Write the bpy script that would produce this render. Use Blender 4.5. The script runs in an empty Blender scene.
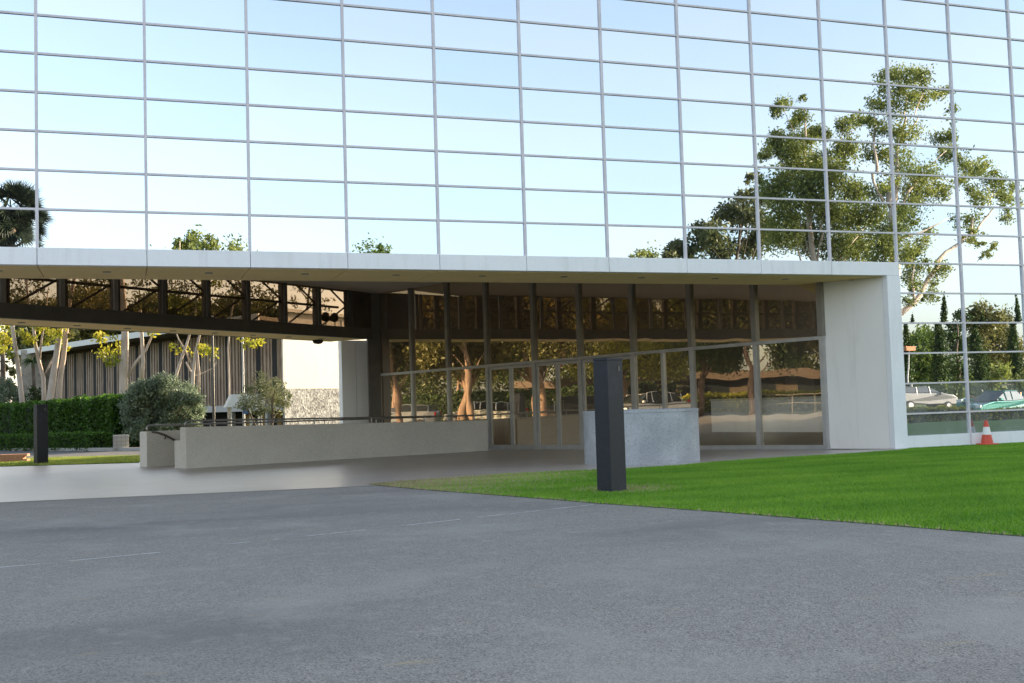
import bpy, bmesh, math, random
import numpy as np
from mathutils import Vector, Matrix, geometry
random.seed(7); RNG = np.random.default_rng(11)
sc = bpy.context.scene
COL = sc.collection
# ---------------------------------------------------------------- camera, sky, sun, exposure
CF, PIT, ROL, YAW = 1102.155, .0552, -.02994, .34150
CP = Vector((1.142, -17.41, 1.1))
_cy, _sy, _cp, _sp = math.cos(YAW), math.sin(YAW), math.cos(PIT), math.sin(PIT)
VF = Vector((_sy*_cp, _cy*_cp, _sp)); _R = Vector((_cy, -_sy, 0)); _U = _R.cross(VF)
VR = _R*math.cos(ROL) + _U*math.sin(ROL); VU = _U*math.cos(ROL) - _R*math.sin(ROL)
cam = bpy.data.objects.new('camera', bpy.data.cameras.new('camera')); COL.objects.link(cam)
m = Matrix.Identity(4)
for i in range(3): m[i][0], m[i][1], m[i][2], m[i][3] = VR[i], VU[i], -VF[i], CP[i]
cam.matrix_world = m
cam.data.sensor_width = 36; cam.data.lens = CF/1024*36; cam.data.clip_end = 3000; cam.data.clip_start = .1
sc.camera = cam
SUN_AZ, SUN_EL = math.atan2(.82, .574), math.radians(16)      # azimuth from +Y towards +X
w = bpy.data.worlds.new('World'); sc.world = w; w.use_nodes = True
nt = w.node_tree; bg = nt.nodes['Background']
sk = nt.nodes.new('ShaderNodeTexSky'); sk.sky_type = 'NISHITA'; sk.sun_disc = False
sk.sun_elevation = SUN_EL; sk.sun_rotation = SUN_AZ; sk.air_density = 1.0; sk.dust_density = 2.2; sk.ozone_density = 1.0
hs = nt.nodes.new('ShaderNodeHueSaturation'); hs.inputs['Saturation'].default_value = .60; nt.links.new(sk.outputs[0], hs.inputs['Color']); nt.links.new(hs.outputs[0], bg.inputs[0]); bg.inputs[1].default_value = .13
sl = bpy.data.lights.new('sun', 'SUN'); sl.energy = 3.6; sl.angle = math.radians(.5); sl.color = (1, .80, .52)
so = bpy.data.objects.new('sun', sl); COL.objects.link(so)
SD = Vector((math.sin(SUN_AZ)*math.cos(SUN_EL), math.cos(SUN_AZ)*math.cos(SUN_EL), math.sin(SUN_EL)))
so.rotation_euler = SD.to_track_quat('Z', 'Y').to_euler()
vs = sc.view_settings; vs.view_transform = 'Standard'; vs.look = 'None'; vs.gamma = 1; vs.exposure = 1.95
sc.cycles.max_bounces = 10; sc.cycles.transparent_max_bounces = 16; sc.cycles.sample_clamp_indirect = 4

# ---------------------------------------------------------------- survey helpers: where a sighted point stands
def ray(px, py): return VF*CF + VR*(px-512) + VU*(341.5-py)
def at(px, py, Y):                                              # on the plane y = Y
    d = ray(px, py); t = (Y-CP.y)/d.y; return CP + d*t
def at_depth(px, py, D):
    d = ray(px, py); return CP + d*(D/CF)
KS = .012
def gh(y):                                                      # height of the ground
    if y > 45: return -KS*45
    if y > 0: return -KS*y
    if y > -12: return 0.
    if y > -26: return -.7*(-12-y)/14
    return -.7
def gp(px, py):                                                 # on the ground in front of the camera
    d = ray(px, py); h = 0.
    P = CP + d*(-CP.z/d.z)
    if P.y > 0:
        t = (-KS*CP.y-CP.z)/(d.z+KS*d.y); P = CP + d*t
    if P.y > 45: t = (-KS*45-CP.z)/d.z; P = CP + d*t
    return P
def on_line(px, A, B, py=400):
    n = Vector((B[1]-A[1], -(B[0]-A[0]), 0)); d = ray(px, py)
    t = n.dot(Vector((A[0], A[1], 0))-CP)/n.dot(d); return CP + d*t
def mirror(P): return Vector((P[0], -P[1], P[2]))

# ---------------------------------------------------------------- object helpers
def tag(o, label=None, cat=None, group=None, kind=None):
    if label: o['label'] = label
    if cat: o['category'] = cat
    if group: o['group'] = group
    if kind: o['kind'] = kind
    return o
def thing(name, label, cat, loc=(0, 0, 0), group=None, rz=0):
    o = bpy.data.objects.new(name, None); COL.objects.link(o); o.location = loc; o.rotation_euler = (0, 0, rz); o.empty_display_size = .2
    return tag(o, label, cat, group)
class MB:
    def __init__(s): s.v = []; s.f = []; s.m = []
    def add(s, vs_, fs, mi=0):
        b = len(s.v); s.v += [tuple(v) for v in vs_]; s.f += [tuple(b+i for i in f) for f in fs]; s.m += [mi]*len(fs); return s
    def box(s, x0, x1, y0, y1, z0, z1, mi=0):
        return s.add([(x0,y0,z0),(x1,y0,z0),(x1,y1,z0),(x0,y1,z0),(x0,y0,z1),(x1,y0,z1),(x1,y1,z1),(x0,y1,z1)],
                     [(0,3,2,1),(4,5,6,7),(0,1,5,4),(1,2,6,5),(2,3,7,6),(3,0,4,7)], mi)
    def prism(s, poly, z0, z1, mi=0):                            # poly CCW; z0/z1 numbers or functions
        n = len(poly); f0 = z0 if callable(z0) else (lambda p: z0); f1 = z1 if callable(z1) else (lambda p: z1)
        vs_ = [(p[0], p[1], f0(p)) for p in poly]+[(p[0], p[1], f1(p)) for p in poly]
        return s.add(vs_, [tuple(range(n))[::-1], tuple(range(n, 2*n))]+[(i, (i+1) % n, n+(i+1) % n, n+i) for i in range(n)], mi)
    def bar(s, A, B, th, z0, z1, off=0, mi=0):                   # upright wall between plan points, thickness th to the left of A->B starting at off
        A = Vector((A[0], A[1])); B = Vector((B[0], B[1])); d = (B-A).normalized(); n = Vector((-d.y, d.x))
        return s.prism([A+n*off, B+n*off, B+n*(off+th), A+n*(off+th)], z0, z1, mi)
    def tube(s, pts, rad, seg=8, mi=0, cap=True):
        pts = [Vector(p) for p in pts]; n = len(pts)
        if not hasattr(rad, '__len__'): rad = [rad]*n
        b = len(s.v); ref = None
        for i, p in enumerate(pts):
            t = (pts[min(i+1, n-1)]-pts[max(i-1, 0)]).normalized()
            if ref is None: ref = t.orthogonal().normalized()
            ref = (ref - t*ref.dot(t)).normalized(); q = t.cross(ref)
            for k in range(seg):
                a = 2*math.pi*k/seg; s.v.append(tuple(p+(ref*math.cos(a)+q*math.sin(a))*rad[i]))
        for i in range(n-1):
            for k in range(seg):
                s.f.append((b+i*seg+k, b+i*seg+(k+1) % seg, b+(i+1)*seg+(k+1) % seg, b+(i+1)*seg+k)); s.m.append(mi)
        if cap:
            s.f.append(tuple(b+k for k in range(seg))[::-1]); s.f.append(tuple(b+(n-1)*seg+k for k in range(seg))); s.m += [mi, mi]
        return s
    def lathe(s, prof, c=(0, 0, 0), seg=20, mi=0):
        b = len(s.v)
        for r, z in prof:
            for k in range(seg):
                a = 2*math.pi*k/seg; s.v.append((c[0]+r*math.cos(a), c[1]+r*math.sin(a), c[2]+z))
        for i in range(len(prof)-1):
            for k in range(seg):
                s.f.append((b+i*seg+k, b+i*seg+(k+1) % seg, b+(i+1)*seg+(k+1) % seg, b+(i+1)*seg+k)); s.m.append(mi)
        s.f.append(tuple(b+k for k in range(seg))[::-1]); s.f.append(tuple(b+(len(prof)-1)*seg+k for k in range(seg))); s.m += [mi, mi]
        return s
    def build(s, name, mats, parent=None, bevel=0, smooth=False, seg=2):
        me = bpy.data.meshes.new(name); me.from_pydata(s.v, [], s.f)
        if not isinstance(mats, (list, tuple)): mats = [mats]
        for mt in mats: me.materials.append(mt)
        for p, mi in zip(me.polygons, s.m): p.material_index = mi; p.use_smooth = smooth
        o = bpy.data.objects.new(name, me); COL.objects.link(o)
        if parent: o.parent = parent
        if bevel:
            md = o.modifiers.new('bevel', 'BEVEL'); md.width = bevel; md.segments = seg; md.limit_method = 'ANGLE'; md.angle_limit = .7
        return o
def rel(P, root): return Vector(P) - root.location

# ---------------------------------------------------------------- materials
MATS = {}
def mat(name, col, rough=.6, metal=0., spec=.5, noise=None, bump=None, coat=0., extra=None):
    """noise=(scale, amount, detail, colour2); bump=(scale, strength)"""
    if name in MATS: return MATS[name]
    m = bpy.data.materials.new(name); m.use_nodes = True; n = m.node_tree; L = n.links; b = n.nodes['Principled BSDF']
    b.inputs['Base Color'].default_value = (*col, 1); b.inputs['Roughness'].default_value = rough
    b.inputs['Metallic'].default_value = metal; b.inputs['Specular IOR Level'].default_value = spec; b.inputs['Coat Weight'].default_value = coat
    tc = n.nodes.new('ShaderNodeTexCoord')
    last = None
    for k in (noise or []):
        scale, lo, hi, c2 = k[:4]
        nz = n.nodes.new('ShaderNodeTexNoise'); nz.inputs['Scale'].default_value = scale; nz.inputs['Detail'].default_value = 6; nz.inputs['Roughness'].default_value = .6
        if len(k) > 4:
            mp = n.nodes.new('ShaderNodeMapping'); mp.inputs['Scale'].default_value = k[4]; L.new(tc.outputs['Object'], mp.inputs[0]); L.new(mp.outputs[0], nz.inputs[0])
        else: L.new(tc.outputs['Object'], nz.inputs[0])
        rp = n.nodes.new('ShaderNodeMapRange'); rp.inputs[1].default_value = lo; rp.inputs[2].default_value = hi
        L.new(nz.outputs[0], rp.inputs[0])
        mx = n.nodes.new('ShaderNodeMix'); mx.data_type = 'RGBA'; L.new(rp.outputs[0], mx.inputs[0])
        if last: L.new(last, mx.inputs[6])
        else: mx.inputs[6].default_value = (*col, 1)
        mx.inputs[7].default_value = (*c2, 1); last = mx.outputs[2]
    if last: L.new(last, b.inputs['Base Color'])
    if bump:
        nz = n.nodes.new('ShaderNodeTexNoise'); nz.inputs['Scale'].default_value = bump[0]; nz.inputs['Detail'].default_value = 4; L.new(tc.outputs['Object'], nz.inputs[0])
        bp = n.nodes.new('ShaderNodeBump'); bp.inputs['Strength'].default_value = bump[1]; bp.inputs['Distance'].default_value = bump[2] if len(bump) > 2 else .01
        L.new(nz.outputs[0], bp.inputs['Height']); L.new(bp.outputs[0], b.inputs['Normal'])
    MATS[name] = m
    return m
def leafmat(name, c1, c2, trans=.35):
    m = bpy.data.materials.new(name); m.use_nodes = True; n = m.node_tree; L = n.links
    for x in list(n.nodes): n.nodes.remove(x)
    out = n.nodes.new('ShaderNodeOutputMaterial'); at_ = n.nodes.new('ShaderNodeAttribute'); at_.attribute_name = 'v'
    mx = n.nodes.new('ShaderNodeMix'); mx.data_type = 'RGBA'; mx.inputs[6].default_value = (*c1, 1); mx.inputs[7].default_value = (*c2, 1)
    L.new(at_.outputs['Fac'], mx.inputs[0])
    d = n.nodes.new('ShaderNodeBsdfDiffuse'); t = n.nodes.new('ShaderNodeBsdfTranslucent'); g = n.nodes.new('ShaderNodeBsdfGlossy'); g.inputs['Roughness'].default_value = .45
    g.inputs['Color'].default_value = (.5, .5, .5, 1)
    L.new(mx.outputs[2], d.inputs[0]); L.new(mx.outputs[2], t.inputs[0])
    a = n.nodes.new('ShaderNodeMixShader'); a.inputs[0].default_value = trans; L.new(d.outputs[0], a.inputs[1]); L.new(t.outputs[0], a.inputs[2])
    c = n.nodes.new('ShaderNodeMixShader'); c.inputs[0].default_value = .05; L.new(a.outputs[0], c.inputs[1]); L.new(g.outputs[0], c.inputs[2])
    L.new(c.outputs[0], out.inputs[0]); return m
def mirrormat(name, dusty):
    m = bpy.data.materials.new(name); m.use_nodes = True; n = m.node_tree; L = n.links
    for x in list(n.nodes): n.nodes.remove(x)
    out = n.nodes.new('ShaderNodeOutputMaterial'); a = n.nodes.new('ShaderNodeAttribute'); a.attribute_name = 'tint'
    mx = n.nodes.new('ShaderNodeMix'); mx.data_type = 'RGBA'; mx.inputs[6].default_value = (.585, .675, .755, 1); mx.inputs[7].default_value = (.70, .735, .775, 1)
    L.new(a.outputs['Fac'], mx.inputs[0])
    g = n.nodes.new('ShaderNodeBsdfGlossy'); g.inputs['Roughness'].default_value = .0; L.new(mx.outputs[2], g.inputs['Color'])
    d = n.nodes.new('ShaderNodeBsdfDiffuse'); d.inputs[0].default_value = (.42, .42, .40, 1)
    tc = n.nodes.new('ShaderNodeTexCoord'); nz = n.nodes.new('ShaderNodeTexNoise'); nz.inputs['Scale'].default_value = 2.2; nz.inputs['Detail'].default_value = 7
    L.new(tc.outputs['Object'], nz.inputs[0])
    rp = n.nodes.new('ShaderNodeMapRange'); rp.inputs[1].default_value = .35; rp.inputs[2].default_value = .8; rp.inputs[3].default_value = dusty*.4; rp.inputs[4].default_value = dusty*1.4
    L.new(nz.outputs[0], rp.inputs[0])
    s = n.nodes.new('ShaderNodeMixShader'); L.new(rp.outputs[0], s.inputs[0]); L.new(g.outputs[0], s.inputs[1]); L.new(d.outputs[0], s.inputs[2]); L.new(s.outputs[0], out.inputs[0])
    # faint waviness of float glass
    nw = n.nodes.new('ShaderNodeTexNoise'); nw.inputs['Scale'].default_value = .9; nw.inputs['Detail'].default_value = 1; L.new(tc.outputs['Object'], nw.inputs[0])
    bp = n.nodes.new('ShaderNodeBump'); bp.inputs['Strength'].default_value = .018; bp.inputs['Distance'].default_value = .1; L.new(nw.outputs[0], bp.inputs['Height']); L.new(bp.outputs[0], g.inputs['Normal'])
    return m
def bronze(name, refl, rcol, tcol, wave=.02, haze=.06):
    m = bpy.data.materials.new(name); m.use_nodes = True; n = m.node_tree; L = n.links
    for x in list(n.nodes): n.nodes.remove(x)
    out = n.nodes.new('ShaderNodeOutputMaterial'); g = n.nodes.new('ShaderNodeBsdfGlossy'); g.inputs['Roughness'].default_value = 0; g.inputs['Color'].default_value = (*rcol, 1)
    t = n.nodes.new('ShaderNodeBsdfTransparent'); t.inputs[0].default_value = (*tcol, 1)
    s = n.nodes.new('ShaderNodeMixShader'); s.inputs[0].default_value = refl; L.new(t.outputs[0], s.inputs[1]); L.new(g.outputs[0], s.inputs[2]); L.new(s.outputs[0], out.inputs[0])
    df = n.nodes.new('ShaderNodeBsdfDiffuse'); df.inputs[0].default_value = (.42, .34, .26, 1); s2 = n.nodes.new('ShaderNodeMixShader'); s2.inputs[0].default_value = haze  # diffuse brown share puts pale interior haze into the glass
    L.new(s.outputs[0], s2.inputs[1]); L.new(df.outputs[0], s2.inputs[2]); L.new(s2.outputs[0], out.inputs[0])
    tc = n.nodes.new('ShaderNodeTexCoord'); nw = n.nodes.new('ShaderNodeTexNoise'); nw.inputs['Scale'].default_value = 1.1; nw.inputs['Detail'].default_value = 1; L.new(tc.outputs['Object'], nw.inputs[0])
    bp = n.nodes.new('ShaderNodeBump'); bp.inputs['Strength'].default_value = wave; bp.inputs['Distance'].default_value = .1; L.new(nw.outputs[0], bp.inputs['Height']); L.new(bp.outputs[0], g.inputs['Normal'])
    return m
M_MIR = mirrormat('mirror_glass', .02); M_MIRD = mirrormat('mirror_glass_dusty', .36)
M_BRF = bronze('bronze_glass_reflective', .68, (.97, .83, .64), (.22, .17, .11), haze=.17)
M_BRC = bronze('bronze_glass_pale', .36, (.98, .86, .68), (.95, .93, .86), haze=.10)
M_BRT = bronze('bronze_glass_clear', .07, (.8, .7, .5), (.58, .50, .42))
M_ALU = mat('mullion_aluminium', (.66, .63, .66), .5, .15, noise=[(3, .4, .7, (.56, .53, .56))])
M_WHM = mat('white_metal_panel', (.84, .845, .86), .42, 0, .4, noise=[(.8, .35, .75, (.79, .80, .82)), (6, .52, .8, (.70, .70, .70), (1, 1, .12)), (14, .55, .85, (.74, .75, .76))])
M_PIER = mat('pier_panel', (.70, .66, .62), .5, 0, .4, noise=[(.7, .3, .75, (.65, .61, .57)), (5, .55, .8, (.60, .56, .52), (1, 1, .15))])
M_SOF = mat('soffit_plaster_bounce', (.80, .60, .26), .8, noise=[(1.2, .35, .7, (.72, .54, .24)), (9, .55, .8, (.64, .50, .25))])  # warm bounced sunlight is put into this saturated base colour
M_CEIL = mat('recess_ceiling', (.46, .39, .30), .8)
M_BRZ = mat('dark_bronze_metal', (.10, .087, .072), .5, .1, noise=[(3, .4, .7, (.13, .11, .09))])
M_BRZ2 = mat('mid_bronze_frame', (.26, .235, .20), .45, .3, noise=[(3, .4, .7, (.20, .18, .155))])
M_ALF = mat('door_aluminium', (.46, .44, .42), .4, .4, noise=[(4, .4, .7, (.38, .37, .36))])
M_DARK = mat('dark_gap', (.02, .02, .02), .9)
M_TAN = mat('tan_wall', (.30, .22, .14), .8)
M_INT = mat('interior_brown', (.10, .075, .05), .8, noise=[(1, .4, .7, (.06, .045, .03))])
M_CON = mat('ramp_concrete', (.70, .65, .58), .85, 0, .3, noise=[(1.1, .35, .75, (.60, .56, .50)), (26, .5, .75, (.78, .73, .66)), (70, .58, .7, (.25, .24, .22))], bump=(45, .5, .02))
M_DRUM = mat('rough_cement', (.33, .345, .37), .85, 0, .3, noise=[(1.8, .4, .65, (.46, .475, .50)), (30, .5, .75, (.24, .25, .27)), (90, .55, .7, (.5, .5, .5))], bump=(60, .6, .02))
M_RAIL = mat('steel_rail', (.30, .29, .27), .35, .8, noise=[(8, .4, .7, (.22, .21, .20))])
M_BOL1 = mat('black_painted_steel', (.027, .029, .036), .5, .0, .3, noise=[(4, .55, .8, (.045, .05, .065)), (40, .62, .72, (.09, .095, .11))], bump=(3, .05))
M_BARK = mat('pale_bark', (.52, .43, .36), .85, noise=[(1.5, .4, .65, (.36, .28, .22), (1, 1, .3)), (8, .5, .75, (.62, .54, .47), (1, 1, .2))], bump=(12, .4, .02))
M_BARKR = mat('russet_bark', (.26, .17, .12), .85, noise=[(1.5, .4, .65, (.18, .12, .09), (1, 1, .3)), (8, .5, .75, (.42, .31, .24), (1, 1, .2))], bump=(12, .6, .03))
M_BARKD = mat('dark_bark', (.10, .075, .055), .9, noise=[(3, .4, .65, (.16, .12, .09))], bump=(14, .6, .03))
M_CREAM = mat('cream_wall_paint', (.64, .62, .58), .7, noise=[(.5, .35, .7, (.60, .58, .54)), (3, .5, .8, (.56, .54, .50), (1, 1, .2))])
M_SLAT = mat('weathered_slat', (.34, .26, .20), .7, noise=[(2.5, .4, .7, (.20, .14, .10), (1, 1, .3)), (9, .5, .7, (.52, .40, .30), (3, 3, .15))])
M_ROOF = mat('pale_roof_edge', (.62, .62, .60), .6)
M_SOFD = mat('brown_eave', (.10, .07, .05), .8)
M_BRK = mat('orange_brick', (.46, .21, .11), .85, noise=[(6, .4, .7, (.36, .16, .09))])
M_RED = mat('cone_red', (.62, .07, .035), .5, noise=[(12, .5, .8, (.42, .05, .03))]); M_WHT = mat('cone_white', (.75, .75, .73), .4); M_YEL = mat('cone_top_orange', (.75, .30, .10), .5)
M_GLS = mat('car_glass', (.02, .025, .03), .06, 0, .8); M_TYRE = mat('tyre_rubber', (.02, .02, .02), .8); M_RIM = mat('wheel_alloy', (.45, .45, .46), .3, .8)
M_LMP = mat('headlamp_glass', (.8, .8, .78), .1, .2, .8); M_TLP = mat('tail_lamp', (.45, .02, .02), .2)
M_KERB = mat('kerb_concrete', (.42, .41, .39), .85, noise=[(3, .4, .7, (.34, .33, .31))])
M_BLUE = mat('blue_sign', (.05, .13, .38), .5); M_POST = mat('grey_post', (.40, .40, .41), .5, .3)

# pebble-dash
def cellmat(name, ca, cb, scale, joint=None):
    m = mat(name, ca, .85); n = m.node_tree; L = n.links; b = n.nodes['Principled BSDF']
    tc = n.nodes.new('ShaderNodeTexCoord'); v = n.nodes.new('ShaderNodeTexVoronoi'); v.inputs['Scale'].default_value = scale; L.new(tc.outputs['Object'], v.inputs[0])
    mx = n.nodes.new('ShaderNodeMix'); mx.data_type = 'RGBA'; mx.inputs[6].default_value = (*ca, 1); mx.inputs[7].default_value = (*cb, 1)
    sp = n.nodes.new('ShaderNodeSeparateColor'); L.new(v.outputs['Color'], sp.inputs[0]); L.new(sp.outputs[0], mx.inputs[0]); L.new(mx.outputs[2], b.inputs['Base Color'])
    bp = n.nodes.new('ShaderNodeBump'); bp.inputs['Strength'].default_value = .6; bp.inputs['Distance'].default_value = .03; L.new(v.outputs['Distance'], bp.inputs['Height']); L.new(bp.outputs[0], b.inputs['Normal'])
    return m
M_PEB = cellmat('pebble_dash', (.50, .50, .50), (.07, .07, .075), 7.5)
M_STONE = cellmat('rubble_stone', (.40, .35, .29), (.24, .21, .18), 3.0)

# asphalt
def asphalt():
    m = mat('asphalt_aggregate', (.125, .125, .13), .8, 0, .35); n = m.node_tree; L = n.links; b = n.nodes['Principled BSDF']
    tc = n.nodes.new('ShaderNodeTexCoord')
    def noise(scale, det=5, sc_=None, rough=.6):
        z = n.nodes.new('ShaderNodeTexNoise'); z.inputs['Scale'].default_value = scale; z.inputs['Detail'].default_value = det; z.inputs['Roughness'].default_value = rough
        if sc_:
            mp = n.nodes.new('ShaderNodeMapping'); mp.inputs['Scale'].default_value = sc_; mp.inputs['Rotation'].default_value = (0, 0, .35); L.new(tc.outputs['Object'], mp.inputs[0]); L.new(mp.outputs[0], z.inputs[0])
        else: L.new(tc.outputs['Object'], z.inputs[0])
        return z.outputs[0]
    def mix(a, bcol, fac, lo, hi, mode='MIX'):
        rp = n.nodes.new('ShaderNodeMapRange'); rp.inputs[1].default_value = lo; rp.inputs[2].default_value = hi; L.new(fac, rp.inputs[0])
        x = n.nodes.new('ShaderNodeMix'); x.data_type = 'RGBA'; x.blend_type = mode; L.new(rp.outputs[0], x.inputs[0])
        if isinstance(a, tuple): x.inputs[6].default_value = (*a, 1)
        else: L.new(a, x.inputs[6])
        x.inputs[7].default_value = (*bcol, 1); return x.outputs[2]
    v = n.nodes.new('ShaderNodeTexVoronoi'); v.inputs['Scale'].default_value = 120; L.new(tc.outputs['Object'], v.inputs[0])
    sp = n.nodes.new('ShaderNodeSeparateColor'); L.new(v.outputs['Color'], sp.inputs[0])
    c = mix((.215, .205, .188), (.365, .348, .316), sp.outputs[0], .25, 1.0)
    c = mix(c, (.13, .128, .125), sp.outputs[1], .78, .95)
    c = mix(c, (.50, .48, .44), noise(150, 2), .60, .74)
    c = mix(c, (.165, .162, .158), noise(.26, 3, (.6, 1.9, 1)), .50, .74)      # big damp-looking patches
    c = mix(c, (.33, .318, .295), noise(.8, 4), .52, .76)
    c = mix(c, (.36, .345, .32), noise(6, 6), .55, .85)
    c = mix(c, (.40, .33, .20), noise(3.1, 6, (.5, 2.4, 1)), .66, .78)
    L.new(c, b.inputs['Base Color'])
    bp = n.nodes.new('ShaderNodeBump'); bp.inputs['Strength'].default_value = .55; bp.inputs['Distance'].default_value = .006; L.new(v.outputs['Distance'], bp.inputs['Height']); L.new(bp.outputs[0], b.inputs['Normal'])
    return m
M_ASP = asphalt()
M_ROAD = mat('road_asphalt', (.075, .076, .08), .85, 0, .3, noise=[(1.2, .35, .7, (.06, .06, .064)), (40, .5, .75, (.11, .11, .11))])  # dark base colour stands in for shade missing from the access road
M_SLAB = mat('smooth_concrete', (.46, .41, .365), .30, 0, .55, noise=[(.7, .35, .7, (.40, .355, .32)), (3, .5, .8, (.35, .31, .28)), (20, .55, .8, (.31, .28, .25))], bump=(7, .05, .01))
M_SOIL = mat('dry_grass_ground', (.10, .14, .03), .95, noise=[(2, .4, .65, (.17, .15, .07)), (14, .45, .7, (.06, .10, .02))], bump=(20, .6, .03))
M_LAWN = mat('lawn_base', (.07, .17, .015), .95, noise=[(1.2, .4, .7, (.055, .14, .012)), (25, .45, .7, (.04, .10, .01))], bump=(30, .8, .03))

# ---------------------------------------------------------------- ground sheets
YB = (-26, -12, 0, 45)
def sheet(name, poly, dz, material, holes=None, kind='structure'):
    bm = bmesh.new()
    loops = [[Vector((p[0], p[1], 0)) for p in poly]] + [[Vector((p[0], p[1], 0)) for p in h] for h in (holes or [])]
    flat = [v for l in loops for v in l]; vs_ = [bm.verts.new(v) for v in flat]
    for t in geometry.tessellate_polygon(loops):
        try: bm.faces.new([vs_[i] for i in t])
        except ValueError: pass
    for yb in YB:
        bmesh.ops.bisect_plane(bm, geom=bm.verts[:]+bm.edges[:]+bm.faces[:], plane_co=(0, yb, 0), plane_no=(0, 1, 0), dist=1e-5)
    for v in bm.verts: v.co.z = gh(v.co.y)+dz
    bmesh.ops.recalc_face_normals(bm, faces=bm.faces)
    if sum(f.normal.z for f in bm.faces) < 0: bmesh.ops.reverse_faces(bm, faces=bm.faces)
    me = bpy.data.meshes.new(name); bm.to_mesh(me); bm.free(); me.materials.append(material)
    o = bpy.data.objects.new(name, me); COL.objects.link(o)
    return tag(o, kind=kind)
STAIR = [(3.2, 7.75), (9.3, 9.83), (9.05, 11.0), (2.95, 8.92)]
sheet('ground', [(-900, -900), (900, -900), (900, 900), (-900, 900)], -.02, M_SOIL, holes=[STAIR])
LOW = [(4.43, -1.80), (4.84, -3.3), (5.47, -5.08), (5.96, -6.56), (6.49, -7.97), (7.02, -9.55), (7.6, -11.4), (8.6, -13.2)]
UP = [(17, -.02), (15.3, -.02), (14.9, -.35), (13.6, -.62), (12.46, -.70), (11.5, -.76), (10.5, -1.0), (9.7, -1.34), (8.75, -1.46), (7.64, -1.25), (6.65, -1.2), (5.45, -1.46)]
lawn_poly = LOW+[(40, -13.2), (40, -.02)]+UP
sheet('lawn', lawn_poly, -.004, M_LAWN)
M_WORN = mat('worn_soil', (.22, .18, .11), .95, noise=[(3, .4, .6, (.30, .25, .16)), (9, .45, .65, (.12, .14, .05)), (30, .5, .7, (.33, .28, .19))], bump=(25, .7, .02))
rr2 = random.Random(3)
tip_ = [(4.43, -1.80), (4.62, -2.5), (4.9, -3.35), (5.2, -4.1), (5.55, -4.0), (5.6, -3.3), (6.0, -2.9), (6.3, -2.3), (6.9, -2.1), (7.3, -1.7), (8.2, -1.62), (8.3, -1.46), (7.64, -1.27), (6.65, -1.22), (5.45, -1.47)]
sheet('worn_ground', [(x_+(rr2.uniform(-.05, .05) if 4 <= i_ <= 10 else 0), y_+(rr2.uniform(-.05, .05) if 4 <= i_ <= 10 else 0)) for i_, (x_, y_) in enumerate(tip_)], -.002, M_WORN)
sheet('worn_ground', [(6.98+rr2.uniform(.34, .5)*math.cos(k_*.4488), -5.0+rr2.uniform(.28, .42)*math.sin(k_*.4488)) for k_ in range(14)], -.002, M_WORN)
sheet('plaza_asphalt', [(-40, -1.2), (-40, -30), (8.9, -30), (8.6, -13.2), *[(x_+.35, y_+.1) for x_, y_ in LOW[::-1][1:]], (4.9, -2.1), (-.37, -1.5), (-6, -1.3)], -.008, M_ASP)
slab = [(-30, -1.15), (-.37, -1.49), (4.55, -2.16), *UP[::-1][1:], (15.3, 3), (12.4, 6), (8.6, 15), (8.2, 16.2), (1.3, 16.2), (1.55, 12.3), (-1.9, 14.3), (-8, 18), (-30, 30)]
sheet('concrete_walkway', slab, -.004, M_SLAB, holes=[STAIR])
sheet('access_road', [(-30, 30.6), (-8, 25.3), (-2.75, 22.6), (1.7, 19.2), (9, 17.5), (9, 26), (2.5, 27.2), (.28, 31.3), (-4.5, 42.4), (-30, 60)], -.012, M_ROAD)
sheet('drive', [(-70, -31), (80, -31), (80, -46), (-70, -46)], -.014, M_ROAD)
sheet('car_park', [(-60, 8), (-22.5, 14.5), (-22.5, 25.5), (-60, 30)], -.010, M_ROAD)
# chalk line and worn marks on the asphalt
cm = mat('faded_white_line', (.62, .63, .64), .8, noise=[(9, .45, .6, (.34, .33, .32))])
mk = MB()
for (a, b_) in (((0.28, -8.36), (.55, -8.32)), ((.75, -8.27), (1.42, -8.12)), ((1.95, -7.88), (2.15, -7.83)), ((2.35, -7.78), (3.2, -7.52)), ((3.5, -7.42), (4.2, -7.17)), ((4.4, -7.10), (5.85, -6.60))):
    A = Vector((*a, -.0055)); B = Vector((*b_, -.0055)); n_ = Vector((-(B-A).y, (B-A).x, 0)).normalized()*.014
    mk.add([A-n_, B-n_, B+n_, A+n_], [(0, 1, 2, 3)])
tag(mk.build('pavement_line', cm), kind='structure')
# kerbs
kb = MB()
def kerb(mb, pts, wdt=.15, h=.12):
    for a, b_ in zip(pts, pts[1:]): mb.bar(a, b_, wdt, lambda p: gh(p[1])-.05, lambda p: gh(p[1])+h)
kerb(kb, [(9, 26), (2.5, 27.2), (.28, 31.3), (-4.5, 42.4), (-30, 60)])
tag(kb.build('kerb', M_KERB), kind='structure')
kb = MB(); kerb(kb, [(60, -31), (-60, -31)]); tag(kb.build('kerb', M_KERB), kind='structure')
# stair well between the ramp walls
st = MB(); dS = (Vector(STAIR[1])-Vector(STAIR[0])); LS = dS.length; dS.normalize(); nS = Vector((-dS.y, dS.x)); z0 = gh(8.5)
for i in range(18):
    a = Vector(STAIR[0])+dS*(LS*i/18); b_ = Vector(STAIR[0])+dS*(LS*(i+1)/18)
    st.prism([a, b_, b_+nS*1.24, a+nS*1.24], z0-.17*(i+1)-.4, z0-.17*(i+1))
tag(st.build('sunken_stairs', M_CON), kind='structure')

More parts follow.
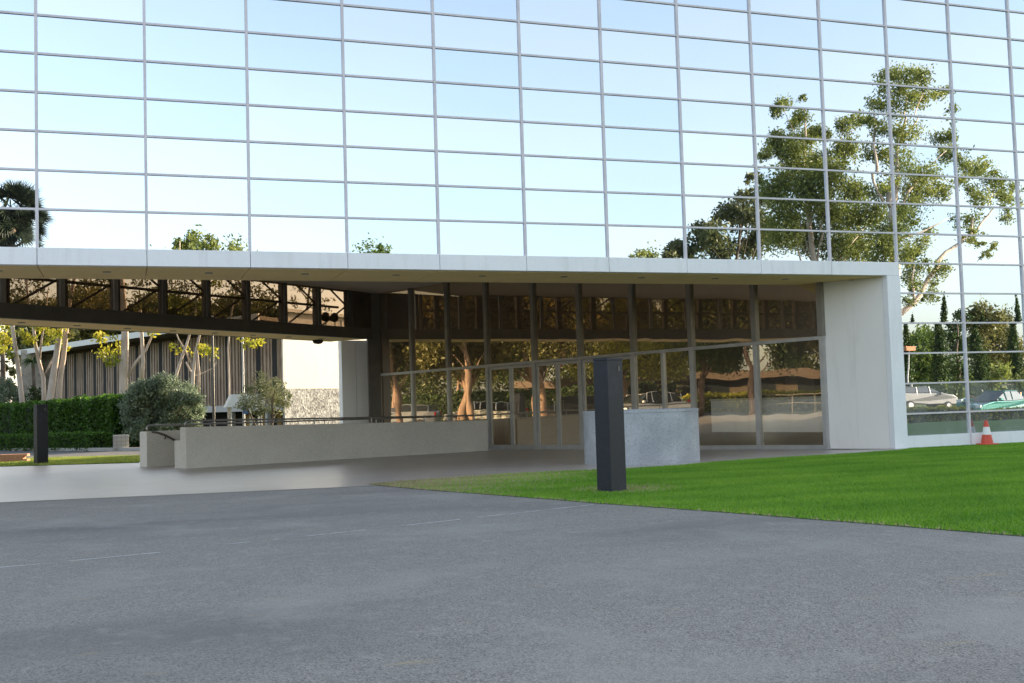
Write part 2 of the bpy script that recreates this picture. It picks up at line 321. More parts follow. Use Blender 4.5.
# ---------------------------------------------------------------- the mirrored building
W, Q = 1.524, .5807; Z0 = 3.5565; TOPROW = 30; C0, C1 = -8, 36
HB = lambda r: Z0+r*Q
root = thing('glass_building', 'mirror glass building with white grid frame, white fascia and recessed bronze glass entrance', 'building')
def screen(P):
    V = Vector(P)-CP; z = V.dot(VF)
    return (512+V.dot(VR)/z*CF, 341.5-V.dot(VU)/z*CF) if z > .1 else (1e5, 1e5)
panes = []
for c in range(C0, C1):
    for r in range(-6, TOPROW):
        if r < 0 and c < 10: continue
        x0, x1, za, zb = c*W, (c+1)*W, HB(r), HB(r+1)
        if r == -6: za = .235
        a = screen((x0, 0, zb)); b_ = screen((x1, 0, za))
        wv = max(0, min(b_[0], 1024)-max(a[0], 0)); hv = max(0, min(b_[1], 683)-max(a[1], 0))
        panes.append((wv*hv, c, r, x0, x1, za, zb))
panes.sort(key=lambda t: -t[0])
def pane_verts(c, r, x0, x1, za, zb):
    tx, tz = random.gauss(0, .0014), random.gauss(0, .0022)
    f = lambda x, z: (x, tx*(x-(x0+x1)/2)+tz*(z-(za+zb)/2), z)
    return [f(x0, za), f(x1, za), f(x1, zb), f(x0, zb)]
def set_tint(me, vals, nm='tint'):
    a = me.attributes.new(nm, 'FLOAT', 'FACE'); a.data.foreach_set('value', np.array(vals, dtype=np.float32))
rest = MB(); rt = []
for i, (ar, c, r, x0, x1, za, zb) in enumerate(panes):
    t = random.random()
    if i < 100:
        o = MB().add(pane_verts(c, r, x0, x1, za, zb), [(0, 1, 2, 3)]).build('mirror_pane', M_MIRD if r < -4 else M_MIR, root); set_tint(o.data, [t])
    else:
        rest.add(pane_verts(c, r, x0, x1, za, zb), [(0, 1, 2, 3)], 1 if r < -4 else 0); rt.append(t)
o = rest.build('mirror_panes', [M_MIR, M_MIRD], root); set_tint(o.data, rt); o['kind'] = 'stuff'
for c in range(C0, C1+1):
    zb = HB(0) if c < 10 else .02
    MB().box(c*W-.021, c*W+.021, -.032, .05, zb, HB(TOPROW)).build('mullion', M_ALU, root)
for r in range(-5, TOPROW+1):
    xa = C0*W if r > 0 else 10*W
    if r == 0: xa = 10*W
    MB().box(xa, C1*W, -.026, .045, HB(r)-.0155, HB(r)+.0155).build('transom', M_ALU, root)
MB().box(15.26, C1*W, -.03, .06, .0, .235).build('base_sill', M_WHM, root)
# fascia in panels, soffit lip, pier
for c in range(C0, 10):
    MB().box(c*W+.004, (c+1)*W-.004, -.05, .10, 3.312, Z0+.01).build('fascia_panel', M_WHM, root, bevel=.004)
for c in range(C0, 10):
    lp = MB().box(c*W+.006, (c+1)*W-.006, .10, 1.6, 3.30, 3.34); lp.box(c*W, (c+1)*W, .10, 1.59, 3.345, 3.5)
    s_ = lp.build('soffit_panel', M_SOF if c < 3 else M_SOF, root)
    MB().lathe([(.05, 0), (.065, .0), (.065, .02)], ((c+.62)*W, .62, 3.29)).build('downlight', M_BRZ2, s_)
MB().box(C0*W, 15.0, 1.52, 1.58, 3.5, 4.5).build('ceiling_upstand', M_CEIL, root)
MB().box(14.955, 15.255, -.055, .10, 0, 3.309).build('pier_front', M_WHM, root, bevel=.006)
PA, PB = Vector((14.96, .104)), Vector((14.25, 1.20))
for (f0, f1) in ((0, .461), (.4625, 1)):
    a, b_ = PA.lerp(PB, f0), PA.lerp(PB, f1)
    for (z0_, z1_) in ((0, 3.298),):
        MB().bar(b_, a, .24, z0_, z1_).build('pier_panel', M_PIER, root)
# plan of the recess
SA, SB = Vector((14.26, 1.12)), Vector((8.35, 14.96)); sd = (SB-SA).normalized(); SLN = 14.97
bandA = Vector((-10.0, 7.72-.857*10.0)); bandB = Vector((8.15, 14.70)); bd = (bandB-bandA).normalized(); bn = Vector((-bd.y, bd.x))
CZ = 4.47
MB().prism([(-9.0, 1.6), (15.1, 1.6), (14.4, 1.7), (8.5, 15.2), (7.9, 15.0), (-8.0, .9)], CZ, CZ+.2).build('recess_ceiling', M_CEIL, root)
# shell of the body above and behind
back = lambda x, o=9.63: .857*x+o
XR = 50.5
sh = MB(); HT = HB(TOPROW)
sh.prism([(-9.0, .12), (XR, .12), (XR, back(XR, 7.75)), (-9.0, back(-9.0, 7.75)+.05)], CZ+.25, HT)
sh.prism([(-11.1, .12), (-9.01, .12), (XR, back(XR, 7.76)), (XR, back(XR))], 6.0, HT)
sh.build('building_shell', M_WHM, root)
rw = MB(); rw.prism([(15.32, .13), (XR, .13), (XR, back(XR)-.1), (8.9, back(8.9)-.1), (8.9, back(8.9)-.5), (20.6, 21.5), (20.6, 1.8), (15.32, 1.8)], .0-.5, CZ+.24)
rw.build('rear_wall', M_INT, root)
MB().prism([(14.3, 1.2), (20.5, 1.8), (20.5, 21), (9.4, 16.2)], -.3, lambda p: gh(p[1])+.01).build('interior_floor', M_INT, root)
# inside: a few dim things behind the bronze glass
for (x, y) in ((17, 6), (15.5, 11), (13.0, 16.0)):
    MB().box(x-.25, x+.25, y-.25, y+.25, -.2, CZ).build('interior_column', M_CEIL, root)

# storefront (bronze glass wall)
def sp(s, off=0.):                                              # point at distance s from the right end
    n = Vector((sd.y, -sd.x))
    return SA+sd*s+n*off                                        # +off towards the inside
ms = [0.0, 1.57, 3.25, 4.93, 6.63, 8.24, 10.05, 11.68, 13.31, 14.90]
def fl(p): return gh(p[1])+.0
TZ = 2.21
def tz(p): return gh(p[1])+TZ
def vbar(s, wd, z0, z1, name, m_, parent, d0=-.05, d1=.07):
    n = Vector((sd.y, -sd.x)); a = SA+sd*(s-wd/2); b_ = SA+sd*(s+wd/2)
    return MB().prism([a+n*d0, a+n*d1, b_+n*d1, b_+n*d0][::-1] if False else [a+n*d0, b_+n*d0, b_+n*d1, a+n*d1], z0, z1).build(name, m_, parent)
def hbar(s0, s1, zf, h, name, m_, parent, d0=-.045, d1=.06):
    n = Vector((sd.y, -sd.x)); a = SA+sd*s0; b_ = SA+sd*s1
    return MB().prism([a+n*d0, b_+n*d0, b_+n*d1, a+n*d1], lambda p: zf(p)-h/2, lambda p: zf(p)+h/2).build(name, m_, parent)
def pane(s0, s1, z0, z1, name, parent, m_=None):
    n = Vector((sd.y, -sd.x)); k = random.gauss(0, .002); kz = random.gauss(0, .0015); a = SA+sd*s0+n*(-k); b_ = SA+sd*s1+n*k
    z0f = z0 if callable(z0) else (lambda p: z0); z1f = z1 if callable(z1) else (lambda p: z1)
    return MB().add([(a.x, a.y, z0f(a)), (b_.x, b_.y, z0f(b_)), (b_.x+n.x*kz, b_.y+n.y*kz, z1f(b_)), (a.x+n.x*kz, a.y+n.y*kz, z1f(a))], [(0, 1, 2, 3)]).build(name, m_ or M_BRF, parent)
for i, s in enumerate(ms):
    wd = .085
    vbar(s, wd+.03, lambda p: tz(p)+.035, CZ, 'upper_mullion', M_BRZ2 if i < 9 else M_BRZ, root, -.07, .1)  # darker than the lower members: ceiling shade put into the colour
    vbar(s, wd, lambda p: fl(p), lambda p: tz(p)-.035, 'entrance_mullion', M_ALF, root, -.06, .08)
hbar(-.05, 14.95, tz, .068, 'entrance_transom', M_ALF, root)
for i in range(9):
    a, b_ = ms[i]+.05, ms[i+1]-.05
    pane(a, b_, lambda p: tz(p)+.03, CZ, 'upper_pane', root)
    lo = (lambda p: fl(p)+.09)
    if i == 2:
        vbar((a+b_)/2-.02, .07, lambda p: fl(p)+.9, lambda p: tz(p)-.03, 'entrance_mullion', M_ALF, root)
        pane(a, (a+b_)/2-.055, lo, lambda p: tz(p)-.03, 'entrance_pane', root); pane((a+b_)/2+.015, b_, lo, lambda p: tz(p)-.03, 'entrance_pane', root)
    elif i in (3, 4, 5):
        mid = (a+b_)/2
        for (p0, p1, hs) in ((a, mid-.004, mid-.09), (mid+.004, b_, mid+.09)):
            if i == 3 and p0 > mid: pass
            n = Vector((sd.y, -sd.x)); fr = MB()
            def seg(s0, s1, z0, z1):
                aa = SA+sd*s0; bb = SA+sd*s1; fr.prism([aa-n*.025, bb-n*.025, bb+n*.03, aa+n*.03], z0, z1)
            seg(p0, p0+.06, lambda p: fl(p)+.01, lambda p: tz(p)-.045); seg(p1-.06, p1, lambda p: fl(p)+.01, lambda p: tz(p)-.045)
            seg(p0+.06, p1-.06, lambda p: tz(p)-.115, lambda p: tz(p)-.045); seg(p0+.06, p1-.06, lambda p: fl(p)+.01, lambda p: fl(p)+.12)
            d = fr.build('door', M_ALF, root)
            pane(p0+.06, p1-.06, lambda p: fl(p)+.12, lambda p: tz(p)-.115, 'door_glass', d)
            hp = SA+sd*hs-n*.07; zz = fl(hp)
            MB().tube([(hp.x+n.x*.04, hp.y+n.y*.04, zz+.95), (hp.x, hp.y, zz+.95), (hp.x, hp.y, zz+1.2), (hp.x+n.x*.04, hp.y+n.y*.04, zz+1.2)], .011, 6).build('door_handle', M_RAIL, d)
    else:
        pane(a, b_, lo, lambda p: tz(p)-.03, 'entrance_pane', root, M_BRC if i < 2 else None)
n_ = Vector((sd.y, -sd.x)); n_ = -n_ if n_.x < 0 else n_
def cnt(o0, o1, s0_, s1_, z0, z1, nm, m_):
    q_ = [SA+sd*s0_+n_*o0, SA+sd*s1_+n_*o0, SA+sd*s1_+n_*o1, SA+sd*s0_+n_*o1]; MB().prism([(v.x, v.y) for v in q_], z0, z1).build(nm, m_, root)
cnt(.25, .4, -.2, 2.98, .32, 1.0, 'interior_counter', M_WHM); cnt(.24, .42, -.2, 3.0, 1.003, 1.04, 'counter_top', M_CON); cnt(.35, .5, -.2, 2.8, 0, .315, 'counter_base', M_DARK)
hbar(-.05, 14.95, lambda p: fl(p)+.045, .09, 'threshold_rail', M_ALF, root, -.055, .07)
# apex post and white pier below the bridge
MB().prism([(8.02, 14.72), (8.40, 14.74), (8.50, 15.20), (8.12, 15.3)], -.3, CZ).build('corner_post', M_BRZ, root, bevel=.01)
# the bridge band: beam, glazing, truss
BP = lambda t, off=0.: Vector((-1.13, 6.74))+bd*t+bn*off        # t from the left edge of the picture
def bbox(t0, t1, o0, o1, z0, z1): return MB().prism([BP(t0, o0), BP(t1, o0), BP(t1, o1), BP(t0, o1)], z0, z1)
bbox(-10.2, 12.22, 0, .12, 3.1, 3.41).build('bridge_beam', M_BRZ, root)
for k in range(-8, 9):
    t0, t1 = 1.40*k+.07, 1.40*(k+1)+.07-.008
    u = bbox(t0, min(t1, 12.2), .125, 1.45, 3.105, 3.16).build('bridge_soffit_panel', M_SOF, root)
    if 0 <= k < 8:
        P = BP((t0+t1)/2+.3, .8); MB().lathe([(.06, 0), (.08, 0), (.08, .02)], (P.x, P.y, 3.09)).build('downlight', M_BRZ2, u)
bbox(-10.2, 12.2, 1.46, 1.56, 3.1, 3.41).build('bridge_beam', M_BRZ, root)
bbox(-10.2, 12.2, .13, 1.45, 3.17, 3.30).build('bridge_floor', M_DARK, root)
for k in range(-7, 9):
    t = 1.40*k+.07
    if t > 11.3: continue
    bbox(t-.05, t+.05, -.02, .10, 3.41, CZ+.02).build('bridge_mullion', M_BRZ2 if k < 3 else M_BRZ, root)
    ts = t+.34+.018*k; bbox(ts, ts+.17, .50, .66, 3.3, 5.9).build('truss_post', M_BRZ, root)
    if t < 9.9:
        bbox(t+.06, t+1.34, .02, .035, 3.41, CZ+.02).build('bridge_pane', M_BRT, root)
        a = BP(ts+.12, .59); b_ = BP(ts+1.42, .59)
        MB().tube([(a.x, a.y, 3.35), (b_.x, b_.y, 4.08)], .028, 6).build('truss_diagonal', M_BRZ, root)
        MB().tube([(b_.x, b_.y, 4.12), (a.x, a.y, 4.9)], .028, 6).build('truss_diagonal', M_BRZ, root)
for z in (4.03, 4.60):
    bbox(-10, 11.4, .56, .62, z-.03, z+.03).build('truss_rail', M_BRZ, root)
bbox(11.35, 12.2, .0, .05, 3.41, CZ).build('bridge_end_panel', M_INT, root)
bbox(11.1, 11.16, -.02, .1, 3.41, CZ).build('bridge_mullion', M_BRZ, root)
for t in (10.55, 10.95):
    P = BP(t, .35); fx = MB().tube([(P.x, P.y, 3.75), (P.x-.05, P.y-.12, 3.66)], [.10, .13], 12); fx.tube([(P.x, P.y, 3.3), (P.x, P.y, 3.75)], .015, 5)
    fx.build('spotlight', M_DARK, root)
P = BP(11.2, 1.2); MB().lathe([(.05, 0), (.13, .0), (.16, -.04), (.12, -.10), (.03, -.12)], (P.x, P.y, 3.10)).build('ceiling_lamp', M_DARK, root)
# white pier under the bridge end (its face stands back under the soffit)
wa = on_line(342.5, (BP(0, 1.3)), (BP(12, 1.3))); wb = on_line(357, (BP(0, 1.05)), (BP(12, 1.05))); wc = on_line(371, (BP(0, .8)), (BP(12, .8)))
M_WPL = mat('white_pier_paint', (.86, .83, .78), .6, noise=[(.8, .35, .7, (.82, .79, .74)), (4, .5, .8, (.76, .73, .68), (1, 1, .15))])
for p, q in ((wa, wb), (wb, wc)):
    p2 = Vector((p.x, p.y)); q2 = Vector((q.x, q.y)); dd = (q2-p2).normalized()
    MB().bar(p2, q2-dd*.012, .3, -.4, 3.13).build('rear_pier', M_WPL, root)

# ---------------------------------------------------------------- ramp walls, rails
def wallrun(name, label, pts, th, htop, rail, group, flip=1):
    """pts: plan line of the face turned to the plaza; th goes away from it"""
    A, B = Vector(pts[0]), Vector(pts[1]); t = thing(name, label, 'wall', (A.x, A.y, gh(A.y)), group)
    L0 = lambda p: (p[0]-A.x, p[1]-A.y)
    mb = MB(); d = (B-A).normalized(); n = Vector((-d.y, d.x))
    poly = [A, B, B+n*th, A+n*th]
    H = lambda p: gh(p[1])+htop[0]+(htop[1]-htop[0])*max(0, min(1, (Vector(p[:2])-A).dot(d)/(B-A).length))
    q = MB().prism([(p.x, p.y) for p in poly], lambda p: gh(p[1])-1.2, H)
    q.v = [(x-A.x, y-A.y, z-gh(A.y)) for x, y, z in q.v]
    q.build('wall_body', M_CON, t, bevel=.012)
    return t, A, B, d, n, H
NA = Vector((2.41, 6.91)); NB = Vector((10.05, 9.70))
t, A, B, d, n, H = wallrun('ramp_wall', 'long low pale concrete wall with steel rail, nearer side of the sunken stair', (NA, NB), .30, (.87, .775), None, None)
def railing(t, A, d, n, H, L, off, r=.02, hh=.13, post=1.55, start=.06, curve=True):
    base = A+n*off; P = lambda s, z: (base.x+d.x*s-t.location.x, base.y+d.y*s-t.location.y, z-t.location.z)
    h0 = lambda s: H(base+d*s)
    pts = [P(start, h0(0)-.02), P(start, h0(0)+hh*.55), P(start+.02, h0(0)+hh*.85), P(start+.07, h0(0)+hh)]
    k = 1.
    while k < L: pts.append(P(k, h0(k)+hh)); k += 1.
    pts.append(P(L, h0(L)+hh)); MB().tube(pts, r, 8).build('handrail', M_RAIL, t, smooth=True)
    s = start+post
    while s < L+.01:
        MB().tube([P(s, h0(s)-.02), P(s, h0(s)+hh)], r*.8, 6).build('rail_post', M_RAIL, t); s += post
railing(t, A, d, n, H, (B-A).length-.05, .15)
# lower step on the end of the near wall
e = MB(); a = A+n*.30; e.prism([(p.x-t.location.x, p.y-t.location.y) for p in (a, a+d*.5, a+d*.5+n*.30, a+n*.30)], -1.2, .585); e.build('end_step', M_CON, t, bevel=.01)
q = A+n*.45+d*.3; MB().box(q.x-t.location.x-.05, q.x-t.location.x+.05, q.y-t.location.y-.05, q.y-t.location.y+.05, .586, .80).build('bracket_post', M_CON, t, bevel=.01)
# far wall
FA = Vector((1.67, 9.08)); FB = FA+d*8.2
t2, A2, B2, d2, n2, H2 = wallrun('ramp_wall', 'low concrete wall behind the nearer one, with sloping handrail on its inner face', (FA, FB), .42, (.80, .78), None, None)
railing(t2, A2, d2, n2, H2, 8.1, .2, start=.08)
P = lambda s, z, o: (d2.x*s+n2.x*o, d2.y*s+n2.y*o, z)
MB().tube([P(.10, .78, -.06), P(.22, .77, -.06), P(.40, .70, -.07), P(3.6, -1.1, -.07)], .024, 8).build('sloping_handrail', M_BRZ, t2, smooth=True)
MB().tube([P(.42, .62, .02), P(.42, .62, -.05), P(.42, .68, -.07)], .013, 6).build('handrail_bracket', M_BRZ, t2)

# ---------------------------------------------------------------- curved cement wall in front of the entrance
DC = at_depth(641.3, 440, 19.35)
dw = thing('curved_wall', 'curved rough grey cement drum wall in front of the bronze glass entrance', 'wall', (DC.x, DC.y, 0))
MB().lathe([(1.005, -.1), (1.005, .86)], seg=96).build('drum', M_DRUM, dw, smooth=False)
MB().lathe([(1.012, .863), (1.012, .905), (.70, .91), (.70, .86)], seg=96).build('coping', M_DRUM, dw)

# ---------------------------------------------------------------- bollards
def bollard(P, label, w_=.285, h=1.58, rz=0.):
    t = thing('bollard', label, 'bollard', P, 'square black light bollards', rz); k = w_/2
    MB().box(-k, k, -k, k, -.1, h-.03).build('column', M_BOL1, t, bevel=.006)
    MB().box(-k-.002, k+.002, -k-.002, k+.002, h-.028, h).build('cap', M_BOL1, t, bevel=.004)
    MB().box(k*.35, k*.6, -k-.006, -k-.0005, h-.16, h-.10).build('lens', M_BRZ, t)
    MB().box(-k-.01, k+.01, -k-.01, k+.01, -.1, .012).build('base_plate', M_BOL1, t)
    return t
P = gp(612, 490.8); bollard((P.x, P.y, 0), 'tall square dark blue-black bollard on the worn lawn tip before the curved wall', .252, 1.60, math.radians(19))
P = gp(41, 464.5); bollard((P.x, P.y, P.z), 'square black bollard on the shaded grass strip in front of the clipped hedges', .285, 1.60, math.radians(22))

# ---------------------------------------------------------------- traffic cone
P = at(987, 440, -.20)
co = thing('traffic_cone', 'small red and white striped traffic cone at the foot of the mirror wall', 'traffic cone', (P.x, -.20, .0))
MB().box(-.15, .15, -.15, .15, 0, .03).build('cone_base', M_RED, co, bevel=.01)
MB().lathe([(.115, .03), (.082, .20)], seg=18).build('lower_band', M_RED, co, smooth=False)
MB().lathe([(.082, .201), (.055, .35)], seg=18).build('white_collar', M_WHT, co)
MB().lathe([(.055, .351), (.032, .47), (.02, .475)], seg=18).build('cone_tip', M_RED, co)

# ---------------------------------------------------------------- foliage engine
LEAFX = 3.0
def leaf_mesh(name, clumps, m_, parent, size=.2, dens=1., flat=.0, droop=.0, aspect=.45, jitter=.5, seed=None, fill=1.):
    """clumps: (centre, radius or (rx,ry,rz), count). many small leaf faces spread through each clump's volume"""
    V = []; vv = []
    for (c, r, n) in clumps:
        n = max(3, int(n*dens*LEAFX)); r = np.array([r, r, r]) if not hasattr(r, '__len__') else np.array(r)
        # sub-clusters inside the clump give light and dark knots
        k = max(3, n//22); u = RNG.normal(size=(k, 3)); u /= np.linalg.norm(u, axis=1)[:, None]; u *= (RNG.random(k)**.45)[:, None]
        size_ = size*1.1
        sub = np.array(c)+u*r; idx = RNG.integers(0, k, n)
        p = sub[idx]+RNG.normal(size=(n, 3))*r*.3*fill
        a = RNG.normal(size=(n, 3)); a[:, 2] = a[:, 2]*(1-flat)-droop*1.5; a /= np.linalg.norm(a, axis=1)[:, None]
        b = np.cross(a, RNG.normal(size=(n, 3))); b /= np.linalg.norm(b, axis=1)[:, None]+1e-9
        s = size_*(1-jitter/2+jitter*RNG.random(n))[:, None]
        q = np.stack([p-a*s*.5, p+b*s*aspect*.5, p+a*s*.5, p-b*s*aspect*.5], 1); V.append(q.reshape(-1, 3))
        cl = RNG.random(); vv.append(np.clip(cl*.35+RNG.random(k)[idx]*.45+RNG.random(n)*.3-.05, 0, 1))
    V = np.concatenate(V).astype(np.float32); n = len(V)//4; vv = np.concatenate(vv).astype(np.float32)
    if parent is not None: V = V-np.array(parent.location, dtype=np.float32)
    me = bpy.data.meshes.new(name); me.vertices.add(len(V)); me.vertices.foreach_set('co', V.ravel())
    me.loops.add(4*n); me.loops.foreach_set('vertex_index', np.arange(4*n, dtype=np.int32)); me.polygons.add(n)
    me.polygons.foreach_set('loop_start', np.arange(0, 4*n, 4, dtype=np.int32)); me.polygons.foreach_set('loop_total', np.full(n, 4, dtype=np.int32))
    me.update(calc_edges=True); a = me.attributes.new('v', 'FLOAT', 'FACE'); a.data.foreach_set('value', vv); me.materials.append(m_)
    o = bpy.data.objects.new(name, me); COL.objects.link(o)
    if parent: o.parent = parent
    return o
L_EUC = leafmat('eucalyptus_leaf', (.06, .095, .022), (.34, .37, .085), .45)
L_EUCD = leafmat('eucalyptus_leaf_grey', (.05, .065, .03), (.22, .23, .09), .35)
L_YEL = leafmat('yellow_green_leaf', (.12, .17, .015), (.55, .48, .05), .5)
L_DK = leafmat('dark_green_leaf', (.012, .03, .008), (.07, .11, .02), .25)
L_MID = leafmat('mid_green_leaf', (.04, .08, .012), (.20, .26, .04), .4)
L_DK2 = leafmat('woodland_leaf', (.02, .035, .01), (.12, .14, .03), .3)
L_HEDGE = leafmat('hedge_leaf', (.018, .05, .008), (.11, .24, .025), .35)
L_GREY = leafmat('grey_green_leaf', (.07, .105, .065), (.27, .33, .22), .3)
L_OLIVE = leafmat('olive_leaf', (.09, .105, .05), (.26, .28, .15), .3)
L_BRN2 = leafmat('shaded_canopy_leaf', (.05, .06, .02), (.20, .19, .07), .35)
L_PALM = leafmat('palm_leaf', (.008, .016, .012), (.045, .06, .035), .15)
L_BRN = leafmat('bronze_green_leaf', (.06, .07, .02), (.24, .22, .07), .4)

def limbs(mb, base, top, r0, crown, n, r1=.03, wob=.25):
    base = Vector(base); top = Vector(top); pts = []; rd = []
    for i in range(9):
        f = i/8; p = base.lerp(top, f)+Vector((random.uniform(-wob, wob), random.uniform(-wob, wob), 0))*math.sin(math.pi*f); pts.append(p); rd.append(r0*(1-f)**.8*.9+r1)
    rd[0] *= 1.25; mb.tube(pts, rd, 9)
    cs = random.sample(crown, min(n, len(crown)))
    for c in cs:
        c = Vector(c); f = max(.25, min(.95, (c.z-base.z)/(top.z-base.z+.01)*.75)); s = pts[min(7, int(f*8))]
        mid = s.lerp(c, .5)+Vector((random.uniform(-.2, .2), random.uniform(-.2, .2), .25)); rr_ = max(.025, r0*(1-f)*.55)
        mb.tube([s, mid, c], [rr_, rr_*.6, .015], 6)
def tree(name, label, cat, base, clumps, lm, bark, trunk_top, r0, size, group=None, n=14, droop=.2, dens=1., paths=(), aspect=.42, fill=1.):
    t = thing(name, label, cat, base, group)
    tr = MB(); lp = lambda p: Vector(p)-t.location
    if trunk_top is not None: limbs(tr, (0, 0, -.2), lp(trunk_top), r0, [lp(c[0]) for c in clumps], n)
    for pth, ra, rb in paths:
        k = len(pth); tr.tube([lp(p) for p in pth], [ra+(rb-ra)*i/(k-1) for i in range(k)], 8)
    tr.build('trunk', bark, t, smooth=True)
    leaf_mesh('crown', clumps, lm, t, size, dens, droop=droop, aspect=aspect, fill=fill)
    return t
def mclumps(lst, Y, dens, dY=1.5, conv=lambda a, b: (a, b)):
    """clumps of trees that stand on the camera's side and show in the mirror wall"""
    out = []
    for (x, y, r) in lst:
        px, py = conv(x, y); P = at(px, py, Y+random.uniform(-dY, dY)); s = (P-CP).dot(VF)/CF
        out.append((tuple(mirror(P)), (r*s, r*s, r*s*.9), int(dens*r*r*s*s)))
    return out
cz = lambda x, y: (624+x/2.56, 60+y/2.56); rz_ = lambda l: [(a, b, c/2.56) for a, b, c in l]
# big white-limbed eucalyptus
big = rz_([(680,45,24),(722,50,30),(765,48,24),(640,108,22),(625,150,16),(700,112,34),(755,108,26),(808,92,20),(828,130,16),(650,170,26),(712,190,36),(700,270,40),(660,330,30),(740,340,36),(720,400,42),(765,300,42),(812,340,26),(640,240,26),(800,190,22),(833,188,18),(822,240,24),(862,250,26),(892,280,26),(922,268,20),(872,302,22),(955,322,30),(985,360,22),(968,400,17),(880,410,24),(915,360,26),(898,458,18),(932,500,15),(947,478,12),(760,470,26),(738,522,30),(800,540,22),(782,600,22),(722,560,22),(790,432,16),(725,620,16),(690,470,40),(660,500,34),(650,440,30),(1000,330,14)])
Yb = 40; F_ = lambda x, y: mirror(at(*cz(x, y), Yb))
def infill(l, dmax, k):
    out = list(l)
    for i, a in enumerate(l):
        for b_ in l[i+1:]:
            dd = math.hypot(a[0]-b_[0], a[1]-b_[1])
            if dd < dmax and random.random() < k: f = random.uniform(.35, .65); out.append((a[0]+(b_[0]-a[0])*f+random.uniform(-6, 6), a[1]+(b_[1]-a[1])*f+random.uniform(-6, 6), min(a[2], b_[2])*random.uniform(.5, .8)))
    return out
cb = mclumps(infill([(a, b, c*1.08) for a, b, c in big], 78, .75), Yb, 380, 1.8, cz)
base = F_(690, 700); base.z = gh(base.y)
tree('eucalyptus_tree', 'tall open eucalyptus with a long pale limb arching right, mirrored beside the pier', 'tree', base, cb, L_EUC, M_BARK, None, .3, .185, 'trees mirrored in the glass wall', droop=.35,
     paths=[([base, F_(688, 600), F_(690, 480), F_(684, 380), F_(690, 280), F_(700, 180), F_(720, 90)], .30, .05),
            ([F_(689, 660), F_(735, 620), F_(770, 560), F_(820, 500), F_(870, 468), F_(884, 440), F_(888, 400)], .20, .06),
            ([F_(870, 468), F_(900, 430), F_(930, 380), F_(955, 330)], .07, .03), ([F_(688, 420), F_(720, 340), F_(770, 280), F_(820, 230)], .12, .03),
            ([F_(684, 380), F_(650, 300), F_(640, 200), F_(640, 120)], .12, .03), ([F_(690, 470), F_(760, 440), F_(820, 415), F_(850, 400)], .08, .02), ([F_(700, 200), F_(740, 150), F_(770, 60)], .07, .02), ([F_(735, 620), F_(730, 560), F_(740, 500)], .07, .02)])
mid = rz_([(408,110,22),(398,135,16),(455,95,11),(462,150,24),(440,165,18),(395,205,24),(420,220,30),(376,245,20),(445,235,38),(480,200,26),(500,190,22),(380,330,38),(420,380,44),(470,300,44),(500,350,46),(400,440,46),(470,450,46),(540,300,44),(560,165,24),(590,150,18),(615,150,14),(570,230,38),(600,330,36),(580,400,46),(540,470,46),(600,470,46),(420,300,36),(530,390,40),(640,395,34),(355,300,14),(500,260,36)])
Ym = 46; cm_ = mclumps(mid, Ym, 540, 2.5, cz); G_ = lambda x, y: mirror(at(*cz(x, y), Ym)); base = G_(480, 700); base.z = gh(base.y)
tree('eucalyptus_tree', 'dense broad eucalyptus mirrored above the fascia, left of the open one', 'tree', base, cm_, L_EUC, M_BARK, G_(470, 120), .35, .21, 'trees mirrored in the glass wall', n=18, droop=.3)
lft = rz_([(312,315,14),(340,290,12),(300,350,22),(270,400,34),(320,400,38),(232,415,10),(230,450,30),(190,460,28),(192,435,16),(130,485,28),(110,500,18),(250,480,36),(320,470,38),(350,350,28),(360,430,34),(165,490,26)])
Yl = 56; cl_ = mclumps(lft, Yl, 260, 2.5, cz); base = mirror(at(*cz(280, 560), Yl)); base.z = gh(base.y)
tree('broadleaf_tree', 'rounded darker tree mirrored above the fascia, low left shoulder of the tree group', 'tree', base, cl_, L_EUCD, M_BARKD, mirror(at(*cz(290, 360), Yl)), .3, .34, 'trees mirrored in the glass wall', n=12)
for (lst, Y, lab) in (([(178,241,6),(190,238,8),(203,240,7),(210,246,7),(186,248,9)], 78, 'pale green treetop mirrored just above the fascia, left third of the photo'),
                      ([(229,246,5),(235,249,6)], 80, 'tiny treetop mirrored above the fascia, right of the larger pale one'),
                      ([(385,247,6),(379,251,5),(391,251,6)], 84, 'small treetop mirrored above the fascia near the photo middle'),
                      ([(640,254,6),(632,257,5),(650,256,5)], 90, 'low yellowish treetop peeping over the fascia left of the mirrored tree group')):
    c_ = mclumps(lst, Y, 160, .8); b_ = Vector(c_[0][0]); tp = b_.copy(); b_.z = gh(b_.y)
    c_ = c_+[((b_.x+random.uniform(-1.5, 1.5), b_.y+random.uniform(-1.5, 1.5), tp.z-1-1.2*k), 1.6, 120) for k in range(5)]
    tree('distant_tree', lab, 'tree', b_, c_, L_EUC if Y != 84 else L_MID, M_BARK, tp, .25, .34, 'trees mirrored in the glass wall', n=5)
